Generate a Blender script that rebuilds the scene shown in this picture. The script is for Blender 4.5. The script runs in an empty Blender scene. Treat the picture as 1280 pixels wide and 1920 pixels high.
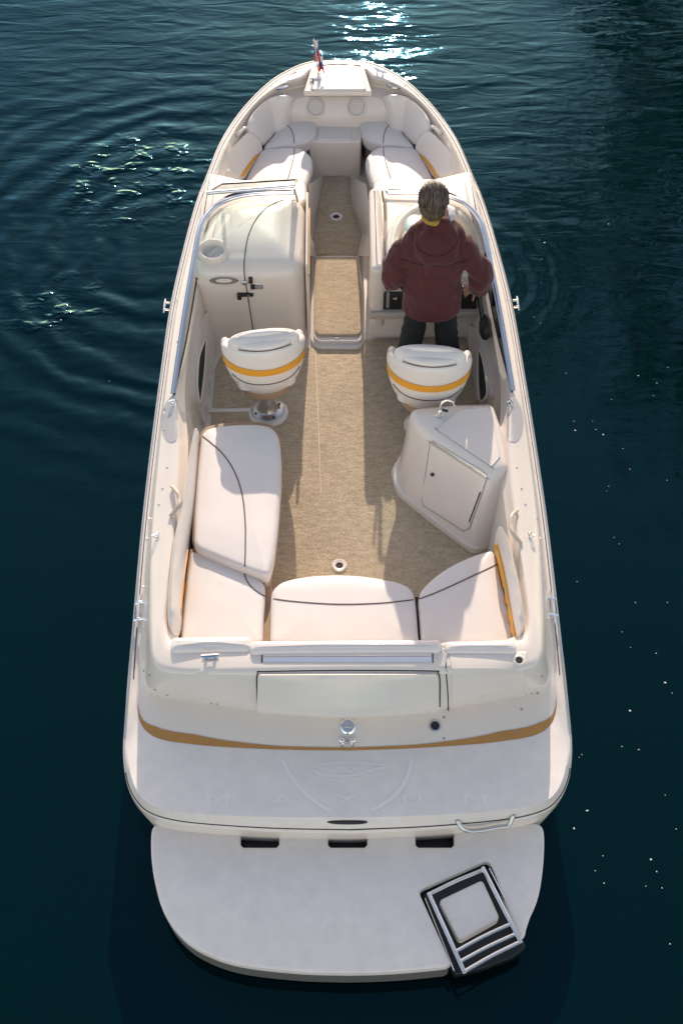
import bpy, bmesh, math, random
from mathutils import Vector, Matrix, noise
from mathutils.bvhtree import BVHTree
from mathutils.geometry import delaunay_2d_cdt
R = math.radians
random.seed(7)
scene = bpy.context.scene
COL = scene.collection

# ------------------------------------------------------------------ camera
F, TH, PS, H = 2200.0, R(52.5), R(.634), 6.66
CX = -.0702
camd = bpy.data.cameras.new('camera')
cam = bpy.data.objects.new('camera', camd)
COL.objects.link(cam)
cam.location = (CX, 0, H)
cam.rotation_euler = (R(90) - TH, 0, -PS)
camd.sensor_fit = 'VERTICAL'
camd.sensor_height = 36
camd.sensor_width = 24
camd.lens = 36 * F / 1920
camd.clip_end = 2000
scene.camera = cam

# ------------------------------------------------------------------ sky, sun, exposure
SUN_EL, SUN_AZ = R(24.2), R(2.5)
world = bpy.data.worlds.new('World')
scene.world = world
world.use_nodes = True
wn = world.node_tree.nodes
wl = world.node_tree.links
bg = wn['Background']
sky = wn.new('ShaderNodeTexSky')
sky.sky_type = 'NISHITA'
sky.sun_disc = False
sky.sun_elevation = SUN_EL
sky.sun_rotation = SUN_AZ
sky.dust_density = .5
sky.ozone_density = 1.0
tint = wn.new('ShaderNodeMix')          # one even warm grade over the whole sky
tint.data_type = 'RGBA'
tint.blend_type = 'MULTIPLY'
tint.inputs[0].default_value = 1
tint.inputs[7].default_value = (1.28, .945, .745, 1)
wl.new(sky.outputs[0], tint.inputs[6])
wl.new(tint.outputs[2], bg.inputs[0])
bg.inputs[1].default_value = .15
sund = bpy.data.lights.new('sun', 'SUN')
sund.energy = 2.3
sund.angle = R(.53)
sund.color = (1, .85, .71)
sun = bpy.data.objects.new('sun', sund)
COL.objects.link(sun)
sdir = Vector((math.sin(SUN_AZ) * math.cos(SUN_EL), math.cos(SUN_AZ) * math.cos(SUN_EL), math.sin(SUN_EL)))
sun.rotation_euler = sdir.to_track_quat('Z', 'Y').to_euler()
sun.location = (2, 30, 20)
scene.view_settings.view_transform = 'Standard'
scene.view_settings.look = 'None'
scene.view_settings.gamma = 1
scene.view_settings.use_curve_mapping = False
scene.view_settings.exposure = 1.05
scene.cycles.use_denoising = True
scene.cycles.max_bounces = 8
scene.cycles.transparent_max_bounces = 12
scene.cycles.sample_clamp_indirect = 8

# ------------------------------------------------------------------ measuring helpers: a pixel of the photograph -> a point of the place
_f = Vector((math.sin(PS) * math.cos(TH), math.cos(PS) * math.cos(TH), -math.sin(TH)))
_r = Vector((math.cos(PS), -math.sin(PS), 0))
_u = _r.cross(_f)
EYE = Vector((CX, 0, H))

def ray(px, py):
    return (_r * ((px - 640) / F) - _u * ((py - 960) / F) + _f).normalized()
def P(px, py, z):
    d = ray(px, py)
    return EYE + d * ((z - H) / d.z)
def PY(px, py, y):
    d = ray(px, py)
    return EYE + d * (y / d.y)
def W(pts, z=None):
    return [P(p[0], p[1], z if z is not None else p[2]) for p in pts]
def mir(pts):
    return [Vector((-p[0], p[1], p[2])) for p in pts]

# ------------------------------------------------------------------ curves
def crom(pts, n, closed=False):
    pts = [Vector(p) for p in pts]
    m = len(pts)
    segs = m if closed else m - 1
    out = []
    tot = n if closed else n - 1
    for i in range(n):
        t = i / tot * segs
        k = min(int(t), segs - 1)
        t -= k
        if closed:
            a, b, c, d = pts[(k - 1) % m], pts[k], pts[(k + 1) % m], pts[(k + 2) % m]
        else:
            b, c = pts[k], pts[k + 1]
            a = pts[k - 1] if k > 0 else b * 2 - c
            d = pts[k + 2] if k + 2 < m else c * 2 - b
        out.append(.5 * ((2 * b) + (c - a) * t + (2 * a - 5 * b + 4 * c - d) * t * t + (3 * b - a - 3 * c + d) * t ** 3))
    return out
def round_poly(pts, r, k=5):
    """polygon with rounded corners; r a number or one per corner"""
    pts = [Vector(p) for p in pts]
    m = len(pts)
    out = []
    for i in range(m):
        a, b, c = pts[i - 1], pts[i], pts[(i + 1) % m]
        rr = r[i] if isinstance(r, (list, tuple)) else r
        l1, l2 = (a - b).length, (c - b).length
        d = min(rr, l1 * .48, l2 * .48)
        if d < 1e-4:
            out.append(b)
            continue
        p, q = b + (a - b).normalized() * d, b + (c - b).normalized() * d
        for j in range(k + 1):
            t = j / k
            out.append(p * (1 - t) ** 2 + b * 2 * t * (1 - t) + q * t * t)
    return out

# ------------------------------------------------------------------ mesh helpers: every one returns (verts, faces)
def join(*gs):
    v, f = [], []
    for gv, gf in gs:
        o = len(v)
        v += [Vector(p) for p in gv]
        f += [tuple(i + o for i in q) for q in gf]
    return v, f
def xf(g, M):
    return [M @ Vector(p) for p in g[0]], g[1]
def loft(rings, closed=False, cap0=False, cap1=False):
    n = len(rings[0])
    v = [Vector(p) for r in rings for p in r]
    f = []
    for i in range(len(rings) - 1):
        for j in range(n if closed else n - 1):
            k = (j + 1) % n
            f.append((i * n + j, i * n + k, (i + 1) * n + k, (i + 1) * n + j))
    if cap0: f.append(tuple(range(n - 1, -1, -1)))
    if cap1: f.append(tuple((len(rings) - 1) * n + j for j in range(n)))
    return v, f
def area2(p):
    return sum(p[i - 1][0] * p[i][1] - p[i][0] * p[i - 1][1] for i in range(len(p))) / 2
def inset(p, d):
    n = len(p)
    out = []
    for i in range(n):
        a, b, c = Vector(p[i - 1][:2]), Vector(p[i][:2]), Vector(p[(i + 1) % n][:2])
        e1, e2 = (b - a), (c - b)
        if e1.length < 1e-7: e1 = e2
        if e2.length < 1e-7: e2 = e1
        e1, e2 = e1.normalized(), e2.normalized()
        nn = Vector((-e1.y - e2.y, e1.x + e2.x))
        if nn.length < 1e-6: nn = Vector((-e1.y, e1.x))
        nn.normalize()
        co = max(.5, nn.dot(Vector((-e1.y, e1.x))))
        out.append((b + nn * (d / co)))
    return out
def pad(outline, z0, z1, r, crown=0, k=5, tuck=0, concave=False):
    """a slab with rounded upper edge; outline = plan points, anticlockwise or not"""
    p = [Vector((q[0], q[1])) for q in outline]
    if area2(p) < 0: p = p[::-1]
    rings = []
    def ring(d, z):
        rings.append([Vector((q.x, q.y, z)) for q in (inset(p, d) if abs(d) > 1e-9 else p)])
    ring(tuck, z0)
    if tuck:
        ring(0, z0 + (z1 - r - z0) * .5)
    for i in range(k + 1):
        a = i / k * math.pi / 2
        ring(r * (1 - math.cos(a)), z1 - r + r * math.sin(a))
    if crown:
        c = sum(rings[-1], Vector()) / len(p)
        base = rings[-1]
        for s, h in ((.93, .25), (.82, .55), (.65, .8), (.42, .95), (.18, 1), (.01, 1)):
            rings.append([Vector((c.x + (q.x - c.x) * s, c.y + (q.y - c.y) * s, z1 + crown * h)) for q in base])
    g = loft(rings, True, True, not concave)
    if concave:
        top = rings[-1]
        o_ = len(g[0]) - len(top)
        vs, es, fs, orig, *_ = delaunay_2d_cdt([Vector((q.x, q.y)) for q in top], [], [list(range(len(top)))], 1, 1e-6)
        if len(vs) == len(top):
            m_ = [q[0] for q in orig]
            g = (g[0], g[1] + [tuple(o_ + m_[i] for i in q) for q in fs])
        else:
            g = (g[0], g[1] + [tuple(o_ + j for j in range(len(top)))])
    return g
def tube(pts, r, k=8, caps=True, closed=False):
    pts = [Vector(p) for p in pts]
    n = len(pts)
    rings = []
    up = None
    for i, p in enumerate(pts):
        if closed: t = pts[(i + 1) % n] - pts[i - 1]
        else: t = pts[min(i + 1, n - 1)] - pts[max(i - 1, 0)]
        t.normalize()
        if up is None: up = t.orthogonal().normalized()
        up = (up - t * up.dot(t))
        if up.length < 1e-5: up = t.orthogonal()
        up.normalize()
        w = t.cross(up)
        rr = r[i] if isinstance(r, (list, tuple)) else r
        rings.append([p + (up * math.cos(a) + w * math.sin(a)) * rr for a in (2 * math.pi * j / k for j in range(k))])
    if closed: rings.append(rings[0])
    return loft(rings, True, caps and not closed, caps and not closed)
def lathe(prof, k=24, M=None):
    rings = [[Vector((r * math.cos(2 * math.pi * j / k), r * math.sin(2 * math.pi * j / k), z)) for j in range(k)] for r, z in prof]
    g = loft(rings, True, True, True)
    return xf(g, M) if M else g
def box(c, s, M=None, b=0):
    x, y, z = s[0] / 2, s[1] / 2, s[2] / 2
    if b:
        o = round_poly([(-x, -y), (x, -y), (x, y), (-x, y)], b, 3)
        g = pad(o, -z, z, min(b, z * .9), k=3)
    else:
        g = ([Vector((a, d, e)) for e in (-z, z) for a, d in ((-x, -y), (x, -y), (x, y), (-x, y))],
             [(3, 2, 1, 0), (4, 5, 6, 7), (0, 1, 5, 4), (1, 2, 6, 5), (2, 3, 7, 6), (3, 0, 4, 7)])
    g = xf(g, M) if M else g
    return [p + Vector(c) for p in g[0]], g[1]
def ell(c, r, k=16, m=10, M=None):
    rings = []
    for i in range(m + 1):
        a = math.pi * i / m
        q = max(math.sin(a), .02)
        rings.append([Vector((r[0] * q * math.cos(2 * math.pi * j / k), r[1] * q * math.sin(2 * math.pi * j / k), -r[2] * math.cos(a))) for j in range(k)])
    g = loft(rings, True, True, True)
    g = xf(g, M) if M else g
    return [p + Vector(c) for p in g[0]], g[1]
def frame(o, z, x=(1, 0, 0)):
    z = Vector(z).normalized()
    x = Vector(x)
    x = (x - z * x.dot(z)).normalized()
    y = z.cross(x)
    M = Matrix.Identity(4)
    for i in range(3):
        M[i][0], M[i][1], M[i][2], M[i][3] = x[i], y[i], z[i], o[i]
    return M

def obj(name, g, mat, parent=None, angle=38, flip_fix=True):
    me = bpy.data.meshes.new(name)
    me.from_pydata([tuple(p) for p in g[0]], [], g[1])
    if flip_fix:
        bm = bmesh.new()
        bm.from_mesh(me)
        bmesh.ops.recalc_face_normals(bm, faces=bm.faces)
        bmesh.ops.delete(bm, geom=[v for v in bm.verts if not v.link_faces], context='VERTS')
        bm.to_mesh(me)
        bm.free()
    me.polygons.foreach_set('use_smooth', [True] * len(me.polygons))
    try: me.set_sharp_from_angle(angle=R(angle))
    except Exception: pass
    me.materials.append(mat)
    o = bpy.data.objects.new(name, me)
    COL.objects.link(o)
    if parent:
        o.parent = parent
        if parent.type == 'EMPTY':
            o.matrix_parent_inverse = Matrix.Translation(-parent.location)
    return o
def tag(o, label=None, cat=None, group=None, kind=None):
    if label: o['label'] = label
    if cat: o['category'] = cat
    if group: o['group'] = group
    if kind: o['kind'] = kind
    return o
def empty(name, loc, label, cat, group=None):
    o = bpy.data.objects.new(name, None)
    o.empty_display_size = .1
    COL.objects.link(o)
    o.location = loc
    return tag(o, label, cat, group)

class Surf:
    """surfaces already built, to lay seams, panels and fittings on"""
    def __init__(self, *objs):
        v, f = [], []
        for o in objs:
            n = len(v)
            v += [p.co.copy() for p in o.data.vertices]
            f += [tuple(i + n for i in q.vertices) for q in o.data.polygons]
        self.t = BVHTree.FromPolygons(v, f)
    def hit(self, px, py, near=True):
        d = ray(px, py)
        loc, nor, i, _ = self.t.ray_cast(EYE, d)
        if loc is None:
            if not near: return None, None
            best = None
            for k in range(40):
                q = self.t.find_nearest(P(px, py, .2 + k * .03))
                if best is None or q[3] < best[3]: best = q
            loc, nor = best[0], best[1]
        if nor.dot(d) > 0: nor = -nor
        return loc, nor
def hits(s, pts):
    out = []
    for p in pts:
        l, n = s.hit(p[0], p[1], False)
        if l is not None: out.append((l, n))
    return out
def seam_g(s, pts, r, n=None, lift=0., k=6, closed=False):
    c = crom([(p[0], p[1], 0) for p in pts], n or max(8, len(pts) * 6), closed)
    q = [l + nn * lift for l, nn in hits(s, c)]
    return tube(q, r, k, closed=closed)
def biggest(f):
    par = {}
    def find(a):
        while par.setdefault(a, a) != a: a = par[a]
        return a
    for q in f:
        for a in q[1:]: par[find(a)] = find(q[0])
    n = {}
    for q in f: n[find(q[0])] = n.get(find(q[0]), 0) + 1
    if not n: return f
    k = max(n, key=n.get)
    return [q for q in f if find(q[0]) == k]
def panel_g(s, poly, lift=.004, step=8, depth=.02, smooth=0, flat=False):
    """a panel cut to the outline, lying on the surface and standing `lift` proud of it"""
    if smooth: poly = [(p.x, p.y) for p in crom([(p[0], p[1], 0) for p in poly], smooth, True)]
    poly = [Vector((p[0], p[1])) for p in poly]
    n = len(poly)
    xs, ys = [p.x for p in poly], [p.y for p in poly]
    pts = list(poly)
    def inside(x, y):
        c = False
        for i in range(n):
            a, b = poly[i - 1], poly[i]
            if (a.y > y) != (b.y > y) and x < (b.x - a.x) * (y - a.y) / (b.y - a.y) + a.x: c = not c
        return c
    y = min(ys) + step * .5
    while y < max(ys):
        x = min(xs) + step * .5
        while x < max(xs):
            if inside(x, y) and min((Vector((x, y)) - p).length for p in poly) > step * .35: pts.append(Vector((x, y)))
            x += step
        y += step
    vs, es, fs, *_ = delaunay_2d_cdt(pts, [], [list(range(n))], 1, 1e-4)
    top, low, ok = [], [], []
    for p in vs:
        l, nn = s.hit(p.x, p.y, False)
        if l is None:
            top.append(Vector()); low.append(Vector()); ok.append(False)
            continue
        top.append(l + nn * lift); low.append(l - nn * depth); ok.append(True)
    m = len(vs)
    f = [tuple(q) for q in fs if all(ok[i] for i in q)]
    f = biggest(f)
    cnt = {}
    for q in f:
        for i in range(len(q)):
            e = (q[i], q[(i + 1) % len(q)])
            k = tuple(sorted(e))
            cnt[k] = None if k in cnt else e
    for k, e in list(cnt.items()):
        if e: f.append((e[1], e[0], e[0] + m, e[1] + m))
    return top + low, f

# ------------------------------------------------------------------ materials
def mat(name, col, rough=.5, metal=0, coat=0, bump=None, var=None, spec=.5, sheen=0, coat_rough=.08):
    """bump = (noise scale, distance), var = (noise scale, amount)"""
    m = bpy.data.materials.new(name)
    m.use_nodes = True
    nt = m.node_tree
    b = nt.nodes['Principled BSDF']
    b.inputs['Base Color'].default_value = (*col, 1)
    b.inputs['Roughness'].default_value = rough
    b.inputs['Metallic'].default_value = metal
    b.inputs['Specular IOR Level'].default_value = spec
    b.inputs['Coat Weight'].default_value = coat
    b.inputs['Coat Roughness'].default_value = coat_rough
    if sheen: b.inputs['Sheen Weight'].default_value = sheen
    tc = nt.nodes.new('ShaderNodeTexCoord')
    if var:
        n = nt.nodes.new('ShaderNodeTexNoise')
        n.inputs['Scale'].default_value = var[0]
        n.inputs['Detail'].default_value = 6
        n.inputs['Roughness'].default_value = .65
        nt.links.new(tc.outputs['Object'], n.inputs['Vector'])
        mp = nt.nodes.new('ShaderNodeMapRange')
        mp.inputs[1].default_value = .3
        mp.inputs[2].default_value = .7
        mp.inputs[3].default_value = 1 - var[1]
        mp.inputs[4].default_value = 1 + var[1] * .5
        nt.links.new(n.outputs[0], mp.inputs[0])
        mx = nt.nodes.new('ShaderNodeMix')
        mx.data_type = 'RGBA'
        mx.blend_type = 'MULTIPLY'
        mx.inputs[0].default_value = 1
        mx.inputs[6].default_value = (*col, 1)
        nt.links.new(mp.outputs[0], mx.inputs[7])
        nt.links.new(mx.outputs[2], b.inputs['Base Color'])
        mr = nt.nodes.new('ShaderNodeMapRange')
        mr.inputs[3].default_value = rough * .8
        mr.inputs[4].default_value = min(1, rough * 1.3)
        nt.links.new(n.outputs[0], mr.inputs[0])
        nt.links.new(mr.outputs[0], b.inputs['Roughness'])
    if bump:
        n2 = nt.nodes.new('ShaderNodeTexNoise')
        n2.inputs['Scale'].default_value = bump[0]
        n2.inputs['Detail'].default_value = 4
        nt.links.new(tc.outputs['Object'], n2.inputs['Vector'])
        bp = nt.nodes.new('ShaderNodeBump')
        bp.inputs['Distance'].default_value = bump[1]
        bp.inputs['Strength'].default_value = 1
        nt.links.new(n2.outputs[0], bp.inputs['Height'])
        nt.links.new(bp.outputs[0], b.inputs['Normal'])
    return m
GEL = mat('cream_gelcoat', (.79, .715, .625), .24, coat=.35, var=(2.2, .045), bump=(3, .0012))
DECKGEL = mat('deck_gelcoat', (.80, .73, .655), .3, coat=.35, var=(3.5, .06), bump=(160, .0006))
NONSKID = mat('worn_platform_gelcoat', (.855, .785, .71), .40, coat=.15, var=(9, .075), bump=(220, .0008))
VINYL = mat('white_vinyl', (.78, .72, .66), .46, var=(3, .05), bump=(5, .002))
VINYL2 = mat('white_bolster_vinyl', (.79, .735, .675), .34, coat=.2, var=(3, .04), bump=(5, .002))
TAN = mat('tan_vinyl_side', (.42, .27, .16), .5, var=(6, .1))
WELT = mat('dark_brown_welt', (.10, .062, .04), .6)
YEL = mat('yellow_vinyl', (.78, .36, .03), .42, var=(8, .06))
BROWNTAPE = mat('copper_stripe', (.46, .23, .06), .4, var=(4, .12))
CHROME = mat('chrome', (.82, .82, .82), .12, 1)
RAIL = mat('bright_ladder_steel', (.86, .86, .85), .34, 1, var=(30, .06))
STEEL = mat('brushed_steel', (.62, .62, .60), .3, 1, var=(30, .08))
ALU = mat('anodised_aluminium', (.66, .70, .74), .28, 1, var=(12, .06))
BLACK = mat('black_plastic', (.012, .014, .014), .4)
RUBBER = mat('dark_gap', (.03, .028, .026), .8)
GREY = mat('grey_plastic', (.30, .29, .27), .5)
RED = mat('red_brown_decal', (.30, .06, .02), .5)
JACKET = mat('maroon_jacket_cloth', (.074, .009, .010), .75, var=(7, .18), bump=(60, .0015), sheen=.15)
JEANS = mat('dark_denim', (.009, .015, .019), .85, var=(9, .35), bump=(140, .001))
SKIN = mat('skin', (.48, .26, .17), .5, var=(14, .08))
SHIRT = mat('pale_shirt', (.55, .54, .58), .8)
GOLD = mat('mustard_collar', (.45, .27, .05), .7, var=(20, .15))
SHOE = mat('shoe_leather', (.03, .02, .015), .6)

def hair_mat():
    m = mat('grey_brown_hair', (.10, .075, .05), .45)
    nt = m.node_tree
    tc = nt.nodes.new('ShaderNodeTexCoord')
    mp = nt.nodes.new('ShaderNodeMapping')
    mp.inputs['Scale'].default_value = (60, 12, 14)
    n = nt.nodes.new('ShaderNodeTexNoise')
    n.inputs['Scale'].default_value = 2
    n.inputs['Detail'].default_value = 5
    cr = nt.nodes.new('ShaderNodeValToRGB')
    cr.color_ramp.elements[0].position = .35
    cr.color_ramp.elements[0].color = (.035, .025, .016, 1)
    cr.color_ramp.elements[1].position = .68
    cr.color_ramp.elements[1].color = (.17, .125, .08, 1)
    nt.links.new(tc.outputs['Object'], mp.inputs[0])
    nt.links.new(mp.outputs[0], n.inputs['Vector'])
    nt.links.new(n.outputs[0], cr.inputs[0])
    b = nt.nodes['Principled BSDF']
    nt.links.new(cr.outputs[0], b.inputs['Base Color'])
    bp = nt.nodes.new('ShaderNodeBump')
    bp.inputs['Distance'].default_value = .006
    nt.links.new(n.outputs[0], bp.inputs['Height'])
    nt.links.new(bp.outputs[0], b.inputs['Normal'])
    return m
HAIR = hair_mat()

def carpet_mat():
    m = mat('beige_carpet', (.40, .32, .225), .95, spec=.1, sheen=.2)
    nt = m.node_tree
    b = nt.nodes['Principled BSDF']
    tc = nt.nodes.new('ShaderNodeTexCoord')
    def nz(scale, vec=(1, 1, 1), det=4):
        mp = nt.nodes.new('ShaderNodeMapping')
        mp.inputs['Scale'].default_value = vec
        nt.links.new(tc.outputs['Object'], mp.inputs[0])
        n = nt.nodes.new('ShaderNodeTexNoise')
        n.inputs['Scale'].default_value = scale
        n.inputs['Detail'].default_value = det
        nt.links.new(mp.outputs[0], n.inputs['Vector'])
        return n
    fine = nz(150, (1, 1, 1), 2)
    streak = nz(26, (.6, 1.5, 1), 5)
    big = nz(3.0, (1, 1, 1), 5)
    a = nt.nodes.new('ShaderNodeMath'); a.operation = 'MULTIPLY_ADD'
    a.inputs[1].default_value = .62
    nt.links.new(fine.outputs[0], a.inputs[0])
    c = nt.nodes.new('ShaderNodeMath'); c.operation = 'MULTIPLY_ADD'
    c.inputs[1].default_value = .34
    nt.links.new(streak.outputs[0], c.inputs[0])
    d = nt.nodes.new('ShaderNodeMath'); d.operation = 'MULTIPLY'
    d.inputs[1].default_value = .14
    nt.links.new(big.outputs[0], d.inputs[0])
    nt.links.new(d.outputs[0], c.inputs[2])
    nt.links.new(c.outputs[0], a.inputs[2])
    cr = nt.nodes.new('ShaderNodeValToRGB')
    cr.color_ramp.elements[0].position = .34
    cr.color_ramp.elements[0].color = (.30, .232, .15, 1)
    cr.color_ramp.elements[1].position = .76
    cr.color_ramp.elements[1].color = (.76, .615, .425, 1)
    nt.links.new(a.outputs[0], cr.inputs[0])
    nt.links.new(cr.outputs[0], b.inputs['Base Color'])
    bp = nt.nodes.new('ShaderNodeBump')
    bp.inputs['Distance'].default_value = .009
    nt.links.new(a.outputs[0], bp.inputs['Height'])
    nt.links.new(bp.outputs[0], b.inputs['Normal'])
    return m
CARPET = carpet_mat()

def glass_mat():
    m = bpy.data.materials.new('tinted_glass')
    m.use_nodes = True
    nt = m.node_tree
    nt.nodes.clear()
    out = nt.nodes.new('ShaderNodeOutputMaterial')
    t = nt.nodes.new('ShaderNodeBsdfTransparent')
    t.inputs[0].default_value = (.86, .935, .925, 1)
    g = nt.nodes.new('ShaderNodeBsdfGlossy')
    g.inputs['Roughness'].default_value = .02
    fr = nt.nodes.new('ShaderNodeFresnel')
    fr.inputs[0].default_value = 1.45
    mx = nt.nodes.new('ShaderNodeMixShader')
    nt.links.new(fr.outputs[0], mx.inputs[0])
    nt.links.new(t.outputs[0], mx.inputs[1])
    nt.links.new(g.outputs[0], mx.inputs[2])
    nt.links.new(mx.outputs[0], out.inputs[0])
    return m
GLASS = glass_mat()

def water_mat():
    m = bpy.data.materials.new('dark_teal_water')
    m.use_nodes = True
    nt = m.node_tree
    L = nt.links.new
    nt.nodes.remove(nt.nodes['Principled BSDF'])
    deep = nt.nodes.new('ShaderNodeBsdfDiffuse')
    deep.inputs[0].default_value = (.0003, .0082, .0088, 1)
    gl = nt.nodes.new('ShaderNodeBsdfGlossy')
    gl.inputs['Color'].default_value = (.25, .68, 1.0, 1)
    gl.inputs['Roughness'].default_value = .045
    fre = nt.nodes.new('ShaderNodeFresnel')
    fre.inputs[0].default_value = 1.31
    mixs = nt.nodes.new('ShaderNodeMixShader')
    L(fre.outputs[0], mixs.inputs[0])
    L(deep.outputs[0], mixs.inputs[1])
    L(gl.outputs[0], mixs.inputs[2])
    L(mixs.outputs[0], nt.nodes['Material Output'].inputs[0])
    tc = nt.nodes.new('ShaderNodeTexCoord')
    pos = tc.outputs['Object']
    def N(t, **k):
        n = nt.nodes.new(t)
        for a, v in k.items(): setattr(n, a, v)
        return n
    def math_(op, a, bb=None, cc=None, clamp=False):
        n = N('ShaderNodeMath', operation=op, use_clamp=clamp)
        for i, v in enumerate((a, bb, cc)):
            if v is None: continue
            if isinstance(v, (int, float)): n.inputs[i].default_value = v
            else: L(v, n.inputs[i])
        return n.outputs[0]
    def nz(sc, scale, det, rough=.5, rot=0, dist=0):
        mp = N('ShaderNodeMapping')
        mp.inputs['Scale'].default_value = sc
        mp.inputs['Rotation'].default_value = (0, 0, rot)
        L(pos, mp.inputs[0])
        n = N('ShaderNodeTexNoise')
        n.inputs['Scale'].default_value = scale
        n.inputs['Detail'].default_value = det
        n.inputs['Roughness'].default_value = rough
        n.inputs['Distortion'].default_value = dist
        L(mp.outputs[0], n.inputs['Vector'])
        return n.outputs[0]
    sep = N('ShaderNodeSeparateXYZ')
    L(pos, sep.inputs[0])
    X, Y = sep.outputs[0], sep.outputs[1]
    def ramp(v, a, c, lo=0., hi=1.):
        n = N('ShaderNodeMapRange', interpolation_type='SMOOTHSTEP')
        for i, q in enumerate((a, c, lo, hi)): n.inputs[i + 1].default_value = q
        L(v, n.inputs[0])
        return n.outputs[0]
    def dist_to(x, y):
        v = N('ShaderNodeVectorMath', operation='DISTANCE')
        L(pos, v.inputs[0])
        v.inputs[1].default_value = (x, y, 0)
        return v.outputs['Value']
    def rings(x, y, freq, wob, inner, outer):
        d = dist_to(x, y)
        w = math_('MULTIPLY_ADD', nz((1, 1, 1), 1.1, 3), wob, d)
        s = math_('SINE', math_('MULTIPLY', w, freq))
        return math_('MULTIPLY', s, math_('MULTIPLY', ramp(d, inner[0], inner[1]), ramp(d, outer[0], outer[1], 1, 0)))
    far = ramp(Y, 4.5, 11, .10, 1)
    swell = math_('MULTIPLY', nz((.55, 1.5, 1), 1.0, 3, .5, R(8)), .034)
    rip = math_('MULTIPLY', nz((1.0, 3.2, 1), 2.0, 2, .45, R(-6), .8), .0125)
    fine = math_('MULTIPLY', nz((1.0, 2.2, 1), 9, 3, .5, R(5), .4), .0020)
    patch = ramp(nz((1, 1.6, 1), .55, 2), .42, .62, .25, 1)
    fine = math_('MULTIPLY', fine, patch)
    h = math_('ADD', math_('ADD', swell, rip), fine)
    h = math_('MULTIPLY', h, far)
    r1 = math_('MULTIPLY', rings(-1.25, 8.1, 20, .7, (.3, .9), (1.5, 3.3)), .0062)
    r1 = math_('MULTIPLY', r1, ramp(X, -1.0, -1.4))
    r2 = math_('MULTIPLY', rings(1.05, 7.7, 30, .5, (.1, .4), (.5, 1.3)), .0030)
    # choppy water thrown up beside the hull
    dl = ramp(dist_to(-1.85, 9.0), .25, .95, 1, 0)
    dl2 = ramp(dist_to(-2.32, 7.25), .1, .6, .9, 0)
    chop = math_('MULTIPLY', nz((1.0, 1.5, 1), 7.5, 2, .5, R(20), .8), math_('MULTIPLY', math_('MULTIPLY', math_('MAXIMUM', dl, dl2), ramp(nz((1, 1.4, 1), 4.5, 2), .50, .66, .22, 1)), .030))
    h = math_('ADD', math_('ADD', h, chop), math_('ADD', r1, r2))
    bp = N('ShaderNodeBump')
    bp.inputs['Strength'].default_value = 1
    bp.inputs['Distance'].default_value = 1.0
    L(h, bp.inputs['Height'])
    for q in (deep, gl, fre): L(bp.outputs[0], q.inputs['Normal'])
    return m
WATER = water_mat()

# ------------------------------------------------------------------ water
def build_water():
    s = 300
    v = [(-s, -s, 0), (s, -s, 0), (s, s, 0), (-s, s, 0)]
    o = obj('water', (v, [(0, 1, 2, 3)]), WATER, angle=180)
    tag(o, kind='structure')
build_water()

# ------------------------------------------------------------------ the boat: hull and deck mouldings
boat = empty('motorboat', (0, 6.0, -.3), 'cream white open bow speedboat with a man standing at the wheel, seen from behind', 'motorboat')
O = [(634,113,1.0),(600,115,1.0),(570,121,1.0),(545,131,.99),(512,150,.98),(478,180,.96),(443,220,.94),(412,270,.92),(387,330,.9),(366,385,.88),(343,470,.86),(319,575,.83),(298,720,.79),(281,850,.74),(264,1000,.68),(248,1180,.6),(240,1270,.55),(235,1340,.52),(231,1400,.46),(233,1440,.41),(240,1475,.38),(254,1503,.36),(278,1527,.35),(325,1543,.34),(400,1552,.33),(520,1560,.32),(652,1563,.32)]
T = [(634,115,1.03),(601,118,1.03),(572,124,1.03),(548,134,1.02),(515,153,1.01),(481,183,.99),(447,223,.97),(416,272,.95),(392,332,.93),(371,387,.91),(348,472,.89),(325,577,.86),(304,721,.82),(287,850,.77),(270,1000,.71),(254,1180,.62),(247,1270,.56),(241,1340,.525),(238,1400,.49),(243,1440,.48),(252,1472,.48),(268,1498,.48),(295,1514,.48),(345,1523,.48),(420,1529,.48),(530,1532,.48),(652,1533,.48)]
B = [(634,117,1.04),(602,120,1.04),(574,126,1.04),(551,137,1.03),(518,156,1.02),(485,186,1.0),(451,226,.98),(420,275,.96),(396,335,.94),(375,389,.92),(352,474,.9),(329,578,.87),(308,722,.83),(292,850,.78),(276,1000,.715),(263,1180,.62),(259,1260,.56),(258,1310,.53),(262,1345,.5),(272,1366,.49),(290,1380,.485),(315,1388,.483),(350,1393,.483),(400,1398,.483),(470,1402,.483),(560,1405,.483),(652,1406,.483)]
N_ = {16:(269,1248,.60),17:(271,1284,.57),18:(280,1301,.56),19:(296,1306,.555),20:(319,1311,.55),21:(348,1315,.55),22:(383,1320,.55),23:(427,1327,.55),24:(482,1335,.55),25:(562,1343,.55),26:(652,1349,.55)}
M_ = {16:(272,1243,.74),17:(272,1276,.71),18:(280,1293,.70),19:(295,1300,.70),20:(318,1305,.70),21:(347,1309,.70),22:(382,1314,.70),23:(427,1321,.70),24:(482,1329,.70),25:(562,1337,.70),26:(652,1343,.70)}
D = [(634,118,1.07),(603,121,1.07),(576,128,1.07),(553,139,1.07),(520,158,1.06),(488,188,1.05),(454,228,1.04),(424,277,1.03),(400,337,1.02),(379,390,1.0),(356,474,.98),(333,578,.95),(313,722,.92),(299,850,.89),(285,1000,.87),(281,1140,.88),(283,1205,.90),(288,1236,.91),(300,1254,.92),(325,1261,.93),(360,1263,.94),(400,1263,.945),(440,1262,.95),(480,1261,.95),(530,1260,.95),(590,1258,.95),(652,1257,.95)]
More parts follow.
